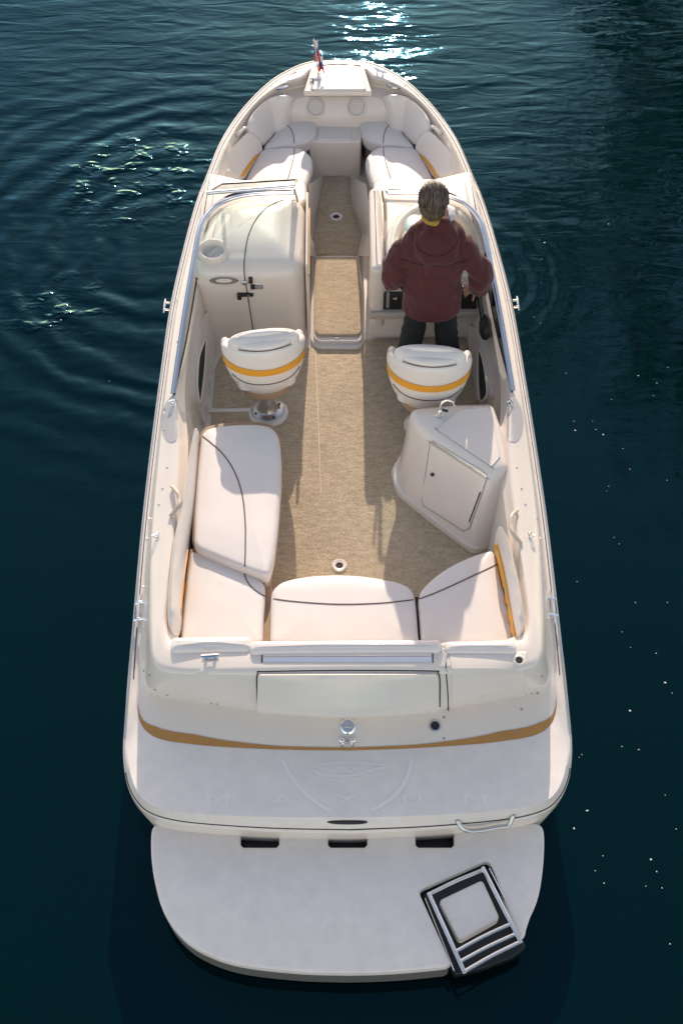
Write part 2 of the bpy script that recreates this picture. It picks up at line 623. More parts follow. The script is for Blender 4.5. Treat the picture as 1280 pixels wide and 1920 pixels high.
I = [(634,124,1.08),(606,127,1.08),(583,132,1.08),(565,148,1.08),(531,157,1.08),(501,175,1.07),(469,204,1.06),(438,250,1.05),(411,315,1.06),(394,400,1.06),(370,474,1.02),(350,578,.99),(331,722,.96),(335,850,.95),(324,1000,.95),(312,1110,.95),(308,1168,.95),(316,1202,.95),(335,1211,.955),(358,1214,.955),(388,1215,.955),(418,1216,.955),(450,1216,.955),(490,1216,.955),(535,1216,.955),(590,1216,.955),(652,1216,.955)]
J = [(634,140,1.0),(606,141,1.0),(588,146,1.0),(571,158,1.0),(540,166,1.0),(508,184,1.0),(478,212,.99),(448,258,.98),(423,322,.98),(408,402,1.0),(388,474,.96),(367,578,.92),(347,722,.88),(353,850,.88),(342,1000,.87),(328,1110,.86),(324,1165,.86),(332,1194,.86),(345,1203,.86),(362,1206,.86),(390,1207,.86),(420,1208,.86),(450,1208,.86),(490,1208,.86),(535,1208,.86),(590,1208,.86),(652,1208,.86)]
def lerp3(a, b, t): return [(P(*p)).lerp(P(*q), t) for p, q in zip(a, b)]
Ow, Tw, Bw, Dw, Iw, Jw = (W(q) for q in (O, T, B, D, I, J))
Mw = [P(*M_[i]) if i in M_ else Bw[i].lerp(Dw[i], .62) for i in range(27)]
Nw = [P(*N_[i]) if i in N_ else Bw[i].lerp(Dw[i], .5) for i in range(27)]
for r in (Ow, Tw, Bw, Dw, Iw, Jw, Mw, Nw):
    r[0].x = 0; r[-1].x = 0
NS = 190
def half(ring):
    return crom(ring, NS)
def both(rings):
    out = []
    for r in rings:
        h = half(r)
        out.append(mir(h)[::-1][:-1] + h)
    return out
def blend(a, b, t, dz=0, out=0):
    return [p.lerp(q, t) + Vector((0, 0, dz)) for p, q in zip(a, b)]
# hull shell
keel = []
for i, p in enumerate(Ow):
    s = .86 if p.y < 7.5 else .86 - (p.y - 7.5) * .22
    yy = p.y if p.y < 7.5 else 7.5 + (p.y - 7.5) * .78
    keel.append(Vector((p.x * s, max(yy, 2.72), -.45)))
rub_lo = [p + Vector((0, 0, -.06)) for p in Ow]
hull = obj('hull', loft(both([keel, rub_lo, Ow])), GEL, boat)
# rub rail band + shelf + stern swim deck
lipm = blend(Ow, Tw, .62, .012)
shelf = obj('hull_shelf', loft(both([Ow, blend(Ow, Tw, .35, .006), lipm, Tw, blend(Tw, Bw, .06), blend(Tw, Bw, .5, .002), Bw])), NONSKID, boat, 50)
# upper deck moulding
deck = obj('deck', loft(both([Bw, blend(Bw, Nw, .5), blend(Bw, Nw, .9), Nw, blend(Nw, Mw, .3), blend(Nw, Mw, .86), blend(Mw, Dw, .07, .003), blend(Mw, Dw, .16, .006), blend(Mw, Dw, .5, .012), blend(Mw, Dw, .85, .012), blend(Dw, Iw, .06, .008), blend(Dw, Iw, .2, .012), blend(Dw, Iw, .6, .012), blend(Dw, Iw, .92, .008), Iw, blend(Iw, Jw, .25, -.002), blend(Iw, Jw, .6, -.01), Jw])), GEL, boat, 55)
# inner liner down to the sole
Kw = [Vector((p.x * .93 if p.y < 7.2 else p.x * .9, p.y + (0 if p.y > 3.9 else .02), .38)) for p in Jw]
for i, p in enumerate(Kw):
    if p.y > 8.3: p.y -= .12
liner = obj('cockpit_liner', loft(both([Jw, blend(Jw, Kw, .25), blend(Jw, Kw, .5), blend(Jw, Kw, .75), Kw])), GEL, boat)
S_deck = Surf(deck)
S_shelf = Surf(shelf)
S_liner = Surf(liner)
S_dl = Surf(deck, liner)
# black line of the rub rail insert and the pinstripe
def rail_line(ring, r, name, m, a=0, b=NS, dz=0):
    h = half(ring)[a:b]
    h = [p + Vector((0, 0, dz)) for p in h]
    return obj(name, join(tube(h, r, 6), tube(mir(h), r, 6)), m, boat)
rail_line(blend(Ow, Tw, .5, .008), .0085, 'rub_rail', STEEL, 10, 130, .004)
rail_line(blend(Tw, Bw, .35, .001), .0035, 'rail_groove', RUBBER, 14, 118)
rail_line(blend(Ow, Tw, .22, .005), .0045, 'hull_joint', RUBBER, 140, NS, .002)

# sole (moulded floor)
sole_out = [(-1.0, 3.6), (1.0, 3.6), (1.0, 7.0), (.8, 8.2), (.35, 8.75), (-.35, 8.75), (-.8, 8.2), (-1.0, 7.0)]
sole = obj('cockpit_sole', pad(sole_out, .30, .40, .01), GEL, boat)

# ------------------------------------------------------------------ stern details
def on(s, px, py):
    l, n = s.hit(px, py)
    return l, n
# copper stripe round the foot of the transom
def stripe_g():
    hb, hn, hm = half(Bw), half(Nw), half(Mw)
    lo_, hi_ = [], []
    i0 = int(NS * 17.2 / 27)
    for i in range(i0, NS):
        k = i / (NS - 1) * 26
        w = min(max((k - 16.6) / 3.2, 0), 1) * (1 - min(max((k - 22.2) / 2.4, 0), 1) * .62)
        w = max(w, .05) * .24
        t = hb[min(i + 1, NS - 1)] - hb[i - 1]
        o_ = Vector((t.y, -t.x, 0)).normalized() * .004
        if o_.dot(hb[i] - Vector((0, 4.5, 0))) < 0: o_ = -o_
        lo_.append(hb[i] + o_ + Vector((0, 0, .002)))
        hi_.append(hb[i].lerp(hn[i], w) + o_ + Vector((0, 0, .002)))
    ins_ = [p.lerp(q, .2) for p, q in zip(hi_, hb[i0:])]
    L_ = [mir(r)[::-1][:-1] + r for r in []]
    def fold(r): return r + mir(r)[::-1][1:]
    return loft([fold(lo_), fold(hi_)])
stripe = obj('hull_stripe', stripe_g(), BROWNTAPE, boat)
# engine hatch panel set into the transom
hp = round_poly([(484,1262,0),(820,1261,0),(821,1327,0),(760,1333,0),(700,1336,0),(650,1337,0),(600,1336,0),(540,1333,0),(483,1329,0)], 7)
hatch = obj('stern_hatch', panel_g(S_deck, [(p.x, p.y) for p in hp], .024, 8, .03), GEL, boat)
obj('hatch_gap', seam_g(S_deck, [(484,1333),(482,1300),(483,1262),(500,1259),(650,1257),(806,1258),(820,1261),(824,1275),(824,1325)], .004, 90), RUBBER, hatch)
# long chrome hinge and the lid ahead of it
obj('piano_hinge', panel_g(S_deck, [(494,1233),(808,1232),(808,1242),(494,1242)], .006, 5, .01), CHROME, boat)
lid = obj('sunpad_lid', panel_g(S_deck, [(494,1220),(808,1219),(808,1231),(494,1232)], .012, 5, .02), GEL, boat)
obj('lid_gap', seam_g(S_deck, [(491,1243),(491,1219)], .0035, 10), RUBBER, lid)
obj('lid_gap', seam_g(S_deck, [(811,1243),(811,1219)], .0035, 10), RUBBER, lid)
# walk-through gate seam
gate = obj('stern_gate', panel_g(S_deck, [(842,1228),(985,1222),(986,1302),(900,1316),(842,1326)], .005, 9, .015), GEL, boat)
obj('gate_gap', seam_g(S_deck, [(835,1222),(836,1260),(839,1300),(840,1332)], .0038, 24), RUBBER, gate)
obj('hinge', panel_g(S_deck, [(833,1225),(838,1225),(839,1262),(834,1262)], .007, 4, .01), STEEL, gate)
def mirpx(pts, ax=651):
    return [(2 * ax - p[0], p[1]) for p in pts]
def disc(s, px, py, prof, m, name, parent, k=24, lift=0):
    l, n = s.hit(px, py)
    return obj(name, lathe(prof, k, frame(l + n * lift, n)), m, parent)
def screw(s, px, py):
    l, n = s.hit(px, py)
    return lathe([(.0, -.002), (.007, -.001), (.007, .003), (.004, .0045)], 8, frame(l, n))
sc = [(270,1258),(281,1266),(291,1293),(314,1303),(396,1319),(407,1320),(670,1336),(632,1336),(803,1328),(832,1345),(832,1385),(1015,1268),(996,1300),(1007,1300),(977,1330),(968,1373)]
o = obj('screw', join(*[screw(S_deck, *p) for p in sc if S_deck.hit(*p)[0]]), GREY, boat)
o['kind'] = 'stuff'
# chrome fuel cap, drain, filler ring
fc = disc(S_deck, 652, 1362, [(.0, 0), (.046, 0), (.046, .006), (.036, .012), (.033, .006), (.012, .004)], CHROME, 'fuel_cap', boat)
l, n = S_deck.hit(652, 1362)
obj('cap_bar', box((0,0,0), (.05, .016, .018), frame(l + n * .012, n), .004), STEEL, fc)
dr = disc(S_deck, 815, 1361, [(.0, 0), (.036, 0), (.036, .005), (.026, .008), (.024, .004)], STEEL, 'stern_socket', boat)
disc(S_deck, 815, 1361, [(.0, .005), (.026, .005), (.022, .0095), (0, .0095)], BLACK, 'socket_cap', dr)
fr_ = disc(S_deck, 972, 1239, [(.02, 0), (.04, 0), (.04, .006), (.026, .012), (.02, .006)], GEL, 'rod_socket', boat)
disc(S_deck, 972, 1239, [(.0, .004), (.021, .004), (.021, .0065), (0, .0065)], RUBBER, 'socket_hole', fr_)
# ski tow eye
l, n = S_deck.hit(651, 1392)
teye = obj('tow_eye', tube([S_deck.hit(641, 1389)[0], l + Vector((0, -.012, .0)), S_deck.hit(661, 1389)[0]], .013, 10), CHROME, boat)
for x in (641, 661):
    obj('eye_boss', ell(S_deck.hit(x, 1388)[0], (.02, .02, .02)), CHROME, teye)
ring = [l + n * .02 + Vector((.032 * math.cos(a), -.012 - .006 * math.sin(a), .032 * math.sin(a) - .012)) for a in [i / 16 * 2 * math.pi for i in range(16)]]
obj('tow_ring', tube(ring, .008, 8, closed=True), CHROME, teye)
# cleats: one on the stern deck, two on the gunwale each side of the bow, pop-ups on the sides
def cleat_g(l, n, d, L=.13):
    M = frame(l, n, d)
    a = tube([M @ Vector((x, 0, .028 + .006 * abs(x) / (L / 2))) for x in (-L / 2, -L / 4, 0, L / 4, L / 2)], [.006, .009, .01, .009, .006], 8)
    return join(a, *[tube([M @ Vector((x, 0, 0)), M @ Vector((x, 0, .028))], .009, 8) for x in (-.025, .025)], box((0, 0, 0), (.09, .03, .006), M))
l, n = S_deck.hit(395, 1234)
obj('cleat', cleat_g(l, n, (1, .05, 0), .10), CHROME, boat)
for px, py, d in ((546,139,(1,.55,0)), (712,139,(1,-.55,0))):
    l, n = S_deck.hit(px, py)
    obj('cleat', cleat_g(l, n, d, .12), CHROME, boat)
for i in (11, ):
    for sgn in (-1, 1):
        p = Ow[i].copy()
        p.x = sgn * (abs(p.x) + .005)
        M = frame(p, (sgn, 0, .15), (0, 1, 0))
        g = join(tube([M @ Vector((x, 0, .034)) for x in (-.075, -.04, 0, .04, .075)], [.005, .008, .009, .008, .005], 8), *[tube([M @ Vector((x, 0, 0)), M @ Vector((x, 0, .034))], .009, 8) for x in (-.035, .035)])
        obj('cleat', g, CHROME, boat)
for sgn in (-1, 1):   # low cleats on the stern quarters
    p = Bw[15].lerp(Tw[15], .35)
    p = Vector((sgn * abs(p.x), p.y + .1, p.z + .05))
    M = frame(p, (sgn * .3, 0, 1), (0, 1, 0))
    g = join(tube([M @ Vector((x, 0, .0)) for x in (-.12, -.06, 0, .06, .12)], [.006, .01, .011, .01, .006], 8), *[tube([M @ Vector((x, 0, -.04)), M @ Vector((x, -sgn * .02, 0)), M @ Vector((x, sgn * .05, -.0))], .011, 8) for x in (-.06, .06)])
    obj('cleat', g, CHROME, boat)
PADG = mat('grey_gunwale_pad', (.44, .435, .43), .5, bump=(220, .0006))  # even grey for a slightly raised panel on each gunwale
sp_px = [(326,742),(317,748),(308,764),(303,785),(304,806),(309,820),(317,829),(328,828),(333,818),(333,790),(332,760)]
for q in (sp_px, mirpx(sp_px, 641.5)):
    obj('gunwale_pad', panel_g(S_deck, q, .003, 6, .006, 40), PADG, boat)
# small hinged snap fittings on the gunwales
for px, py in ((295,1005), (993,1005), (325,755), (957,755)):
    l, n = S_deck.hit(px, py)
    if l is None: continue
    M = frame(l, n, (0, 1, 0))
    obj('deck_fitting', join(box((0,0,0), (.06, .03, .008), M, .003), *[tube([M @ Vector((-.012, s_, 0)), M @ Vector((-.012, s_, .035))], .005, 6) for s_ in (-.01, .01)], tube([M @ Vector((-.012, -.012, .033)), M @ Vector((-.012, .012, .033))], .006, 6)), CHROME, boat)
# snap studs along the gunwale
pins = [(314,876),(305,916),(298,946),(276,972),(270,1010),(265,1100),(320,560),(333,640),(329,690),(309,806)]
g = [screw(S_deck, *p) for p in pins + mirpx(pins, 641) if S_deck.hit(*p)[0]]
o = obj('snap_stud', join(*g), STEEL, boat)
o['kind'] = 'stuff'

# swim deck lip: black oval badge and the grab handle
l, n = S_shelf.hit(651, 1541)
obj('badge', lathe([(0, 0), (.1, 0), (.1, .004), (.09, .008), (0, .009)], 32, frame(l, n) @ Matrix.Diagonal((1.12, .16, 1, 1))), BLACK, boat)
pts = [(856,1537),(866,1545),(880,1549),(905,1549),(935,1545),(950,1539),(962,1527)]
hp_ = []
for i, p in enumerate(pts):
    l, n = S_shelf.hit(*p)
    e = 0 if i in (0, len(pts) - 1) else .035
    hp_.append(l + Vector((0, -.9, .45)).normalized() * e + n * .004)
obj('grab_handle', tube(crom(hp_, 30), .0125, 10), STEEL, boat)

# faded lettering on the swim deck
PAINT = mat('faded_decal_paint', (.885, .835, .785), .30)
def text_mesh(s, size, sx):
    cu = bpy.data.curves.new('t', 'FONT')
    cu.body = s
    cu.size = size
    cu.align_x = 'CENTER'
    cu.align_y = 'CENTER'
    cu.extrude = .0006
    ob = bpy.data.objects.new('t', cu)
    COL.objects.link(ob)
    dg = bpy.context.evaluated_depsgraph_get()
    me = bpy.data.meshes.new_from_object(ob.evaluated_get(dg))
    v = [Vector((p.co.x * sx, p.co.y, p.co.z)) for p in me.vertices]
    f = [tuple(q.vertices) for q in me.polygons]
    bpy.data.objects.remove(ob)
    bpy.data.meshes.remove(me)
    return v, f
for ch, px in (('M', 408), ('A', 530), ('X', 650), ('U', 772), ('M', 890)):
    p = P(px, 1499 - abs(px - 650) * .012, .4835)
    l, n = S_shelf.hit(px, 1499)
    if l: p = l + n * .0012
    g = text_mesh(ch, .085, 2.1 if ch != 'M' else 2.3)
    obj('letter', xf(g, Matrix.Translation(p)), PAINT, boat, flip_fix=False)
# worn emblem: an oval with a brush stroke through it, and the two curved bands
def flatstrip(pts, w, n=40):
    c = crom([(p[0], p[1], 0) for p in pts], n)
    q = [S_shelf.hit(p.x, p.y)[0] + Vector((0, 0, .0014)) for p in c]
    a, b = [], []
    for i, p in enumerate(q):
        t = (q[min(i + 1, n - 1)] - q[max(i - 1, 0)]).normalized()
        s_ = Vector((-t.y, t.x, 0)) * (w[i * len(w) // n] if isinstance(w, (list, tuple)) else w)
        a.append(p + s_); b.append(p - s_)
    return loft([a, b])
oval = [(588 + 0, 1442), (600, 1434), (640, 1430), (690, 1431), (722, 1437), (712, 1442)]
oval2 = [(588, 1443), (596, 1450), (625, 1455), (650, 1455), (680, 1450), (700, 1444), (716, 1440)]
sw = [(622, 1451), (640, 1438), (655, 1448), (668, 1440), (676, 1452), (692, 1445)]
obj('emblem', join(flatstrip(oval, .006), flatstrip(oval2, .009), flatstrip(sw, .007)), PAINT, boat)
obj('curved_band', flatstrip([(530,1424),(545,1455),(570,1485),(600,1510),(622,1522)], .012), PAINT, boat)
obj('curved_band', flatstrip([(772,1422),(765,1452),(750,1480),(725,1503),(696,1521)], .012), PAINT, boat)

# ------------------------------------------------------------------ fold-down swim platform and ladder
half_l = [(300,1543),(287,1550),(283,1570),(284,1610),(290,1652),(305,1705),(335,1751),(380,1784),(450,1808),(560,1821),(652,1824)]
px_out = []
def slot(x0, x1):
    return [(x0, 1545), (x0, 1583), (x0 + 5, 1588), (x1 - 5, 1588), (x1, 1583), (x1, 1545)]
px_out += [(652,1824),(560,1821),(450,1808),(380,1784),(335,1751),(305,1705),(290,1652),(284,1610),(283,1570),(287,1550),(300,1543)]
L_edge = [(p.x, p.y) for p in crom([(a, b, 0) for a, b in px_out], 60)]
R_half = [(1004,1543),(1016,1550),(1020,1570),(1019,1610),(1014,1655),(1006,1690),(994,1718),(986,1742)]
R_edge = [(p.x, p.y) for p in crom([(a, b, 0) for a, b in R_half], 36)]
notch = [(982,1774),(978,1776),(919,1618),(913,1614),(906,1615),(793,1665),(787,1671),(788,1678),(846,1806),(852,1809)]
tail = [(p.x, p.y) for p in crom([(a, b, 0) for a, b in [(836,1812),(790,1817),(740,1821),(700,1823)]], 12)]
# the right edge stops where the ladder well opens
outline = L_edge + slot(451, 523) + slot(615, 688) + slot(779, 851) + R_edge + [(984,1752),(975,1762)] + notch[2:9] + tail
ZP = .22
outline = [p for i, p in enumerate(outline) if math.hypot(p[0] - outline[i - 1][0], p[1] - outline[i - 1][1]) > 1.5]
ow = [P(x, y, ZP) for x, y in outline]
plat = obj('swim_platform', pad(ow, .165, ZP, .016, k=4, concave=True), NONSKID, boat, 50)
ow2 = [(p.x, p.y) for p in (ow if area2(ow) > 0 else ow[::-1])]
obj('underside', pad([(p.x, p.y) for p in inset(ow2, .006)], .02, .17, .01, k=3), mat('dark_underside', (.13, .125, .115), .6), plat, 50)
# dark pan of the ladder well and slots, hanging under the platform
WELL = mat('black_ladder_well', (.008, .011, .011), .45)
pan = W([(770,1655),(925,1590),(1000,1770),(940,1812),(850,1838)], .13)
well_px = [(787,1669),(917,1610),(986,1776),(960,1795),(900,1817),(852,1828)]
obj('ladder_well', pad(round_poly([(p.x, p.y) for p in W(well_px, .15)], .02), .09, .15, .008), WELL, plat)
isl = round_poly([(p.x, p.y) for p in W([(822,1688),(904,1649),(937,1722),(861,1764)], ZP - .005)], .025)
obj('well_block', pad(isl, .14, ZP - .005, .012), NONSKID, plat)
obj('hinge_slot', pad(round_poly([(p.x, p.y) for p in W([(440,1540),(862,1540),(862,1600),(440,1600)], .12)], .01), .06, .115, .01), BLACK, plat)
# bright scuffed arc on the platform
zs = Surf(plat)
ladder = obj('boarding_ladder', join(*[tube([P(a[0], a[1], .245), P(b[0], b[1], .235)], .0115, 8) for a, b in (((804,1676),(871,1824)), ((905,1628),(975,1766)))]), RAIL, boat)
def barbox(a, b, w, h):
    a, b = Vector(a), Vector(b)
    M = frame((a + b) / 2, (0, 0, 1), b - a)
    return box((0, 0, 0), ((b - a).length, w, h), M, .003)
for a, b in (((803,1673),(871,1826)), ((904,1625),(976,1769))):
    obj('rail', barbox(P(*a, .247), P(*b, .237), .021, .014), RAIL, ladder)
for a, b in (((797,1684),(851,1820)), ((917,1628),(980,1752))):
    obj('slide_tube', tube([P(*a, .2), P(*b, .2)], .010, 8), BLACK, ladder)
    obj('slide_highlight', tube([P(a[0], a[1] , .212), P(b[0], b[1], .212)], .003, 6), CHROME, ladder)  # thin bright line standing in for the highlight along the dark tube
for a, b in (((805,1676),(905,1631)), ((856,1783),(955,1733)), ((862,1803),(966,1751)), ((869,1822),(974,1766))):
    m_ = ((a[0] + b[0]) / 2, (a[1] + b[1]) / 2 - 2)
    obj('rung', tube(crom([P(*a, .236), P(*m_, .238), P(*b, .236)], 9), .0105, 8), RAIL, ladder)

# ------------------------------------------------------------------ consoles
def vec2(pts): return [(p[0], p[1]) for p in pts]
# raised deck ahead of the windshield on both sides (aft wall of the bow well)
fd_px = [(388,322),(408,325),(452,335),(551,337),(574,340),(577,372),(560,392),(400,430),(372,430),(376,380)]
fd = vec2(W(fd_px, 1.06))
for s_, q in ((-1, fd), (1, [(-a, b) for a, b in fd])):
    obj('foredeck', pad(round_poly([(a, b, 0) for a, b in q], [.06,.05,.03,.03,.03,.02,.02,.02,.02,.02], 4), .38, 1.06, .03), GEL, boat)
# port console (closed cabin)
YA = 6.40
con = [P(576,360,1.17), P(470,362,1.17), P(415,372,1.17), P(392,400,1.17)]
xr = P(571,470,1.17).x
con_out = [(xr, con[0].y), (con[1].x, con[1].y), (con[2].x, con[2].y), (con[3].x, con[3].y), (-1.02, 6.8), (-1.06, YA), (xr, YA)]
con_g = pad(round_poly([(a, b, 0) for a, b in con_out], [.14,.14,.14,.14,.14,.14,.14], 6), .38, 1.165, .13, crown=.035, k=8)
console = obj('cabin_console', con_g, GEL, boat, 60)
S_con = Surf(console)
obj('door_seam', seam_g(S_con, [(577,383),(566,372),(545,373),(520,379),(497,392),(478,415),(465,445),(459,480),(458,510),(463,545),(470,590),(478,640)], .0045, 90), mat('grey_brown_seam', (.09, .075, .06), .7), console)
door = obj('cabin_door', panel_g(S_con, [(572,386),(545,376),(522,382),(500,395),(482,417),(469,446),(463,480),(462,510),(467,545),(474,590),(482,637),(570,632),(574,560),(575,470)], .005, 9, .02), GEL, console, 60)
# latches on the seam
def boxon(s, px, py, size, m, name, parent, b=.004, x=(1, 0, 0), lift=0):
    l, n = s.hit(px, py)
    return obj(name, box((0, 0, 0), size, frame(l + n * (size[2] / 2 + lift), n, x), b), m, parent)
boxon(S_con, 470, 524, (.028, .05, .02), BLACK, 'lock', console)
disc(S_con, 458, 529, [(0, 0), (.022, 0), (.022, .012), (.012, .02), (0, .02)], STEEL, 'lock', console)
lt = boxon(S_con, 482, 537, (.085, .036, .016), GREY, 'door_latch', console, .008)
boxon(S_con, 474, 535, (.03, .03, .03), BLACK, 'latch_knob', console)
hk = boxon(S_con, 461, 551, (.11, .028, .02), BLACK, 'door_hook', console, .006)
boxon(S_con, 449, 553, (.03, .05, .03), BLACK, 'hook_base', console, .006)
disc(S_con, 466, 551, [(0, .02), (.008, .02), (.008, .024), (0, .024)], STEEL, 'hook_pin', console, 10)
# oval recessed pull
l, n = S_con.hit(420, 526)
obj('pull_handle', lathe([(.08, -.004), (.095, -.002), (.097, .004), (.09, .006), (.085, .002)], 32, frame(l, n) @ Matrix.Diagonal((1.25, .42, 1, 1))), GEL, console)
obj('pull_recess', lathe([(0, .001), (.092, .001), (.088, .004), (.05, .002), (0, .0015)], 32, frame(l, n) @ Matrix.Diagonal((1.16, .36, 1, 1))), mat('recess_grey', (.22, .20, .175), .45), console)
# moulded drink holder hood on the outboard corner
l = P(399, 470, 1.19)
M = frame(l, (0, -.35, 1))
obj('cup_holder', lathe([(.12, -.10), (.125, -.02), (.118, .012), (.10, .022), (.085, .014), (.075, -.03), (.05, -.05), (0, -.052)], 28, M @ Matrix.Diagonal((.95, .78, 1, 1))), GEL, console, 60)

# starboard console (helm)
YH = 6.46
hx = P(697,560,.9).x
hc = [(hx, P(700,356,1.1).y), (-con[1].x, con[1].y), (-con[2].x, con[2].y), (-con[3].x, con[3].y), (1.02, 6.8), (1.06, YH), (hx, YH)]
hcon = obj('helm_console', pad(round_poly([(a, b, 0) for a, b in hc], [.08,.1,.1,.1,.08,.08,.08], 6), .38, 1.06, .07, crown=.01, k=6), GEL, boat, 60)
# rounded cheek along the aisle
chk = round_poly([(hx - .012, YH - .055, 0), (hx + .10, YH - .055, 0), (hx + .085, P(704,356,1.1).y, 0), (hx - .002, P(704,356,1.1).y, 0)], .045, 5)
obj('console_cheek', pad(chk, .58, 1.13, .045, k=6), GEL, hcon, 60)
# instrument hood
hoodc = (P(815,470,1.1).x, 6.62)
rings_ = []
for rr, zz in ((.36, 1.04), (.355, 1.12), (.33, 1.155), (.29, 1.16), (.27, 1.14), (.26, 1.10)):
    rings_.append([Vector((hoodc[0] + rr * math.sin(a), hoodc[1] + rr * 1.55 * math.cos(a), zz)) for a in [R(-100 + 200 * i / 40) for i in range(41)]])
obj('instrument_hood', loft(rings_), GEL, hcon, 60)
rings_ = []
for rr, zz in ((.25, 1.04), (.245, 1.19), (.22, 1.235), (.16, 1.25), (.05, 1.255)):
    rings_.append([Vector((hoodc[0] - .02 + rr * .95 * math.sin(a), hoodc[1] - .06 + rr * 1.5 * math.cos(a), zz)) for a in [R(-95 + 190 * i / 30) for i in range(31)]])
obj('instrument_pod', loft(rings_), GEL, hcon, 60)
obj('screen_visor', ell((hoodc[0] - .14, hoodc[1] + .12, 1.235), (.085, .13, .008), 24, 8), mat('pale_teal_acrylic', (.40, .50, .49), .25), hcon)
# dash face
S_h = Surf(hcon)
yd = YH
def onface(px, py, dy=0): return PY(px, py, yd - dy)
dash = obj('dash_panel', join(box(onface(805, 536, .012), (.80, .024, .13), None, .01)), mat('dash_silver', (.62, .57, .52), .35, coat=.3), hcon)
for px, py, r_ in ((727,535,.036), (741,531,.024), (751,534,.02), (873,538,.03), (885,541,.02)):
    p = onface(px, py, .026)
    g_ = obj('gauge', lathe([(0, 0), (r_, 0), (r_, .01), (r_ * .82, .014), (r_ * .8, .006), (0, .005)], 20, frame(p, (0, -1, .3))), CHROME, hcon)
    obj('gauge_face', lathe([(0, 0), (r_ * .82, 0), (0, .002)], 20, frame(p + Vector((0, -.009, .003)), (0, -1, .3))), BLACK, g_)
rad = obj('radio', box(onface(800, 562, .02), (.72, .05, .17), None, .008), BLACK, hcon)
for i, px in enumerate((738, 742)):
    obj('radio_mark', box(onface(px, 560, .047), (.01, .003, .022 if i else .01)), GEL, rad)
obj('radio_bezel', box(onface(727, 562, .05), (.022, .012, .15), None, .004), GREY, rad)
obj('dash_lip', join(box(onface(800, 584, .04), (.86, .10, .055), None, .02)), mat('warm_grey_lip', (.50, .43, .36), .4), hcon)
obj('kick_panel', box(onface(800, 612, .012), (.86, .025, .17), None, .008), GEL, hcon)
# steering wheel (held by the helmsman)
wc = Vector((.56, 6.28, 1.20))
Mw_ = frame(wc, (0, -.75, .66))
sw_ = obj('steering_wheel', tube([Mw_ @ Vector((.175 * math.cos(a), .175 * math.sin(a), 0)) for a in [i / 32 * 2 * math.pi for i in range(32)]], .013, 8, closed=True), BLACK, hcon)
obj('wheel_spokes', join(*[tube([wc, Mw_ @ Vector((.17 * math.cos(a), .17 * math.sin(a), 0))], .012, 6) for a in (R(90), R(210), R(330))], tube([wc, wc + Vector((0, .14, -.1))], .03, 10)), BLACK, sw_)
# throttle on the side
tp = P(897, 548, 1.12); tb = P(906, 606, .93)
thr = obj('throttle', join(tube([tp, tp.lerp(tb, .35) + Vector((-.005, 0, .01)), tb], [.028, .017, .022], 10), box(tp + Vector((0, .0, .004)), (.095, .035, .04), None, .015)), BLACK, boat)
obj('throttle_base', ell(tb + Vector((.012, -.02, -.02)), (.045, .10, .085)), BLACK, thr)
# aisle-side hatch pulls on the helm side wall
S_hc = Surf(hcon)
l = P(695, 500, .92)
obj('latch', ell(l + Vector((-.0, 0, 0)), (.012, .05, .035)), BLACK, hcon)

# fold-back door post and long hinge at the aisle side of the cabin console
hing = [P(574,358,1.14), P(577,450,1.08), P(581,530,.98)]
obj('aisle_door', pad(round_poly([(p[0], p[1], 0) for p in ((xr + .004, 6.45), (xr + .022, 6.45), (xr + .022, 7.28), (xr + .004, 7.28))], .008, 3), .45, 1.13, .01), GEL, boat)
obj('door_hinge', tube([Vector((xr + .027, 6.47, 1.02)), Vector((xr + .027, 7.22, 1.02))], .008, 8), mat('brass_hinge', (.55, .42, .26), .35, .7), boat)

# ------------------------------------------------------------------ windshield
railp = [(325,738,.965),(335,668,1.08),(345,600,1.19),(358,520,1.31),(372,440,1.41),(384,409,1.44),(404,387,1.46),(425,376,1.475),(445,369.5,1.48),(466,365.5,1.485),(500,363,1.485),(550,362.5,1.485)]
basep = [(326,742,.955),(338,690,.97),(349,640,.98),(359,585,1.0),(371,510,1.02),(381,455,1.05),(393,405,1.08),(408,382,1.09),(432,366,1.095),(468,361,1.095),(505,359,1.095),(552,357,1.095)]
RL, BL = crom(W(railp), 70), crom(W(basep), 70)
def wing(mirror):
    rl, bl = (mir(RL), mir(BL)) if mirror else (RL, BL)
    ws = obj('windshield', tube(rl, .0125, 8), ALU, boat)
    flat = []
    for i, p in enumerate(rl):
        flat.append(p)
    # flat cap strip on top of the rail
    a, b = [], []
    for i, p in enumerate(rl):
        t = (rl[min(i + 1, 69)] - rl[max(i - 1, 0)]).normalized()
        n_ = t.cross(Vector((0, 0, 1))).normalized() * .017
        a.append(p + n_ + Vector((0, 0, .008))); b.append(p - n_ + Vector((0, 0, .008)))
    c = [p + Vector((0, 0, -.012)) for p in a]
    d = [p + Vector((0, 0, -.012)) for p in b]
    obj('top_rail', loft([a, b, d, c, a]), ALU, ws)
    obj('base_gasket', tube([p + Vector((0, 0, .003)) for p in bl], .0065, 6), RUBBER, ws)
    inn = 1 if not mirror else -1
    # glass, a pane of real thickness between base and rail
    off = Vector((0, 0, 0))
    k = 69
    for (i0, i1) in ((0, 46), (47, 69)):
        obj('glass_pane', loft([bl[i0:i1 + 1], rl[i0:i1 + 1]]), GLASS, ws, flip_fix=False)
    for i in (46, 69):
        obj('mullion', tube([bl[i], rl[i]], .014, 8), ALU, ws)
    return ws
ws_p = wing(False)
ws_s = wing(True)
# struts at the aisle ends
obj('strut', tube([P(552,356,1.46), P(555,366,1.30), P(558,378,1.17)], .008, 8), mat('brassy_strut', (.40, .33, .22), .35, .8), ws_p)
obj('strut', tube([P(716,358,1.46), P(720,385,1.30), P(722,413,1.14)], .008, 8), mat('dull_strut', (.36, .31, .24), .35, .8), ws_s)
post = [P(706,352,1.10), P(706,348,1.14)]
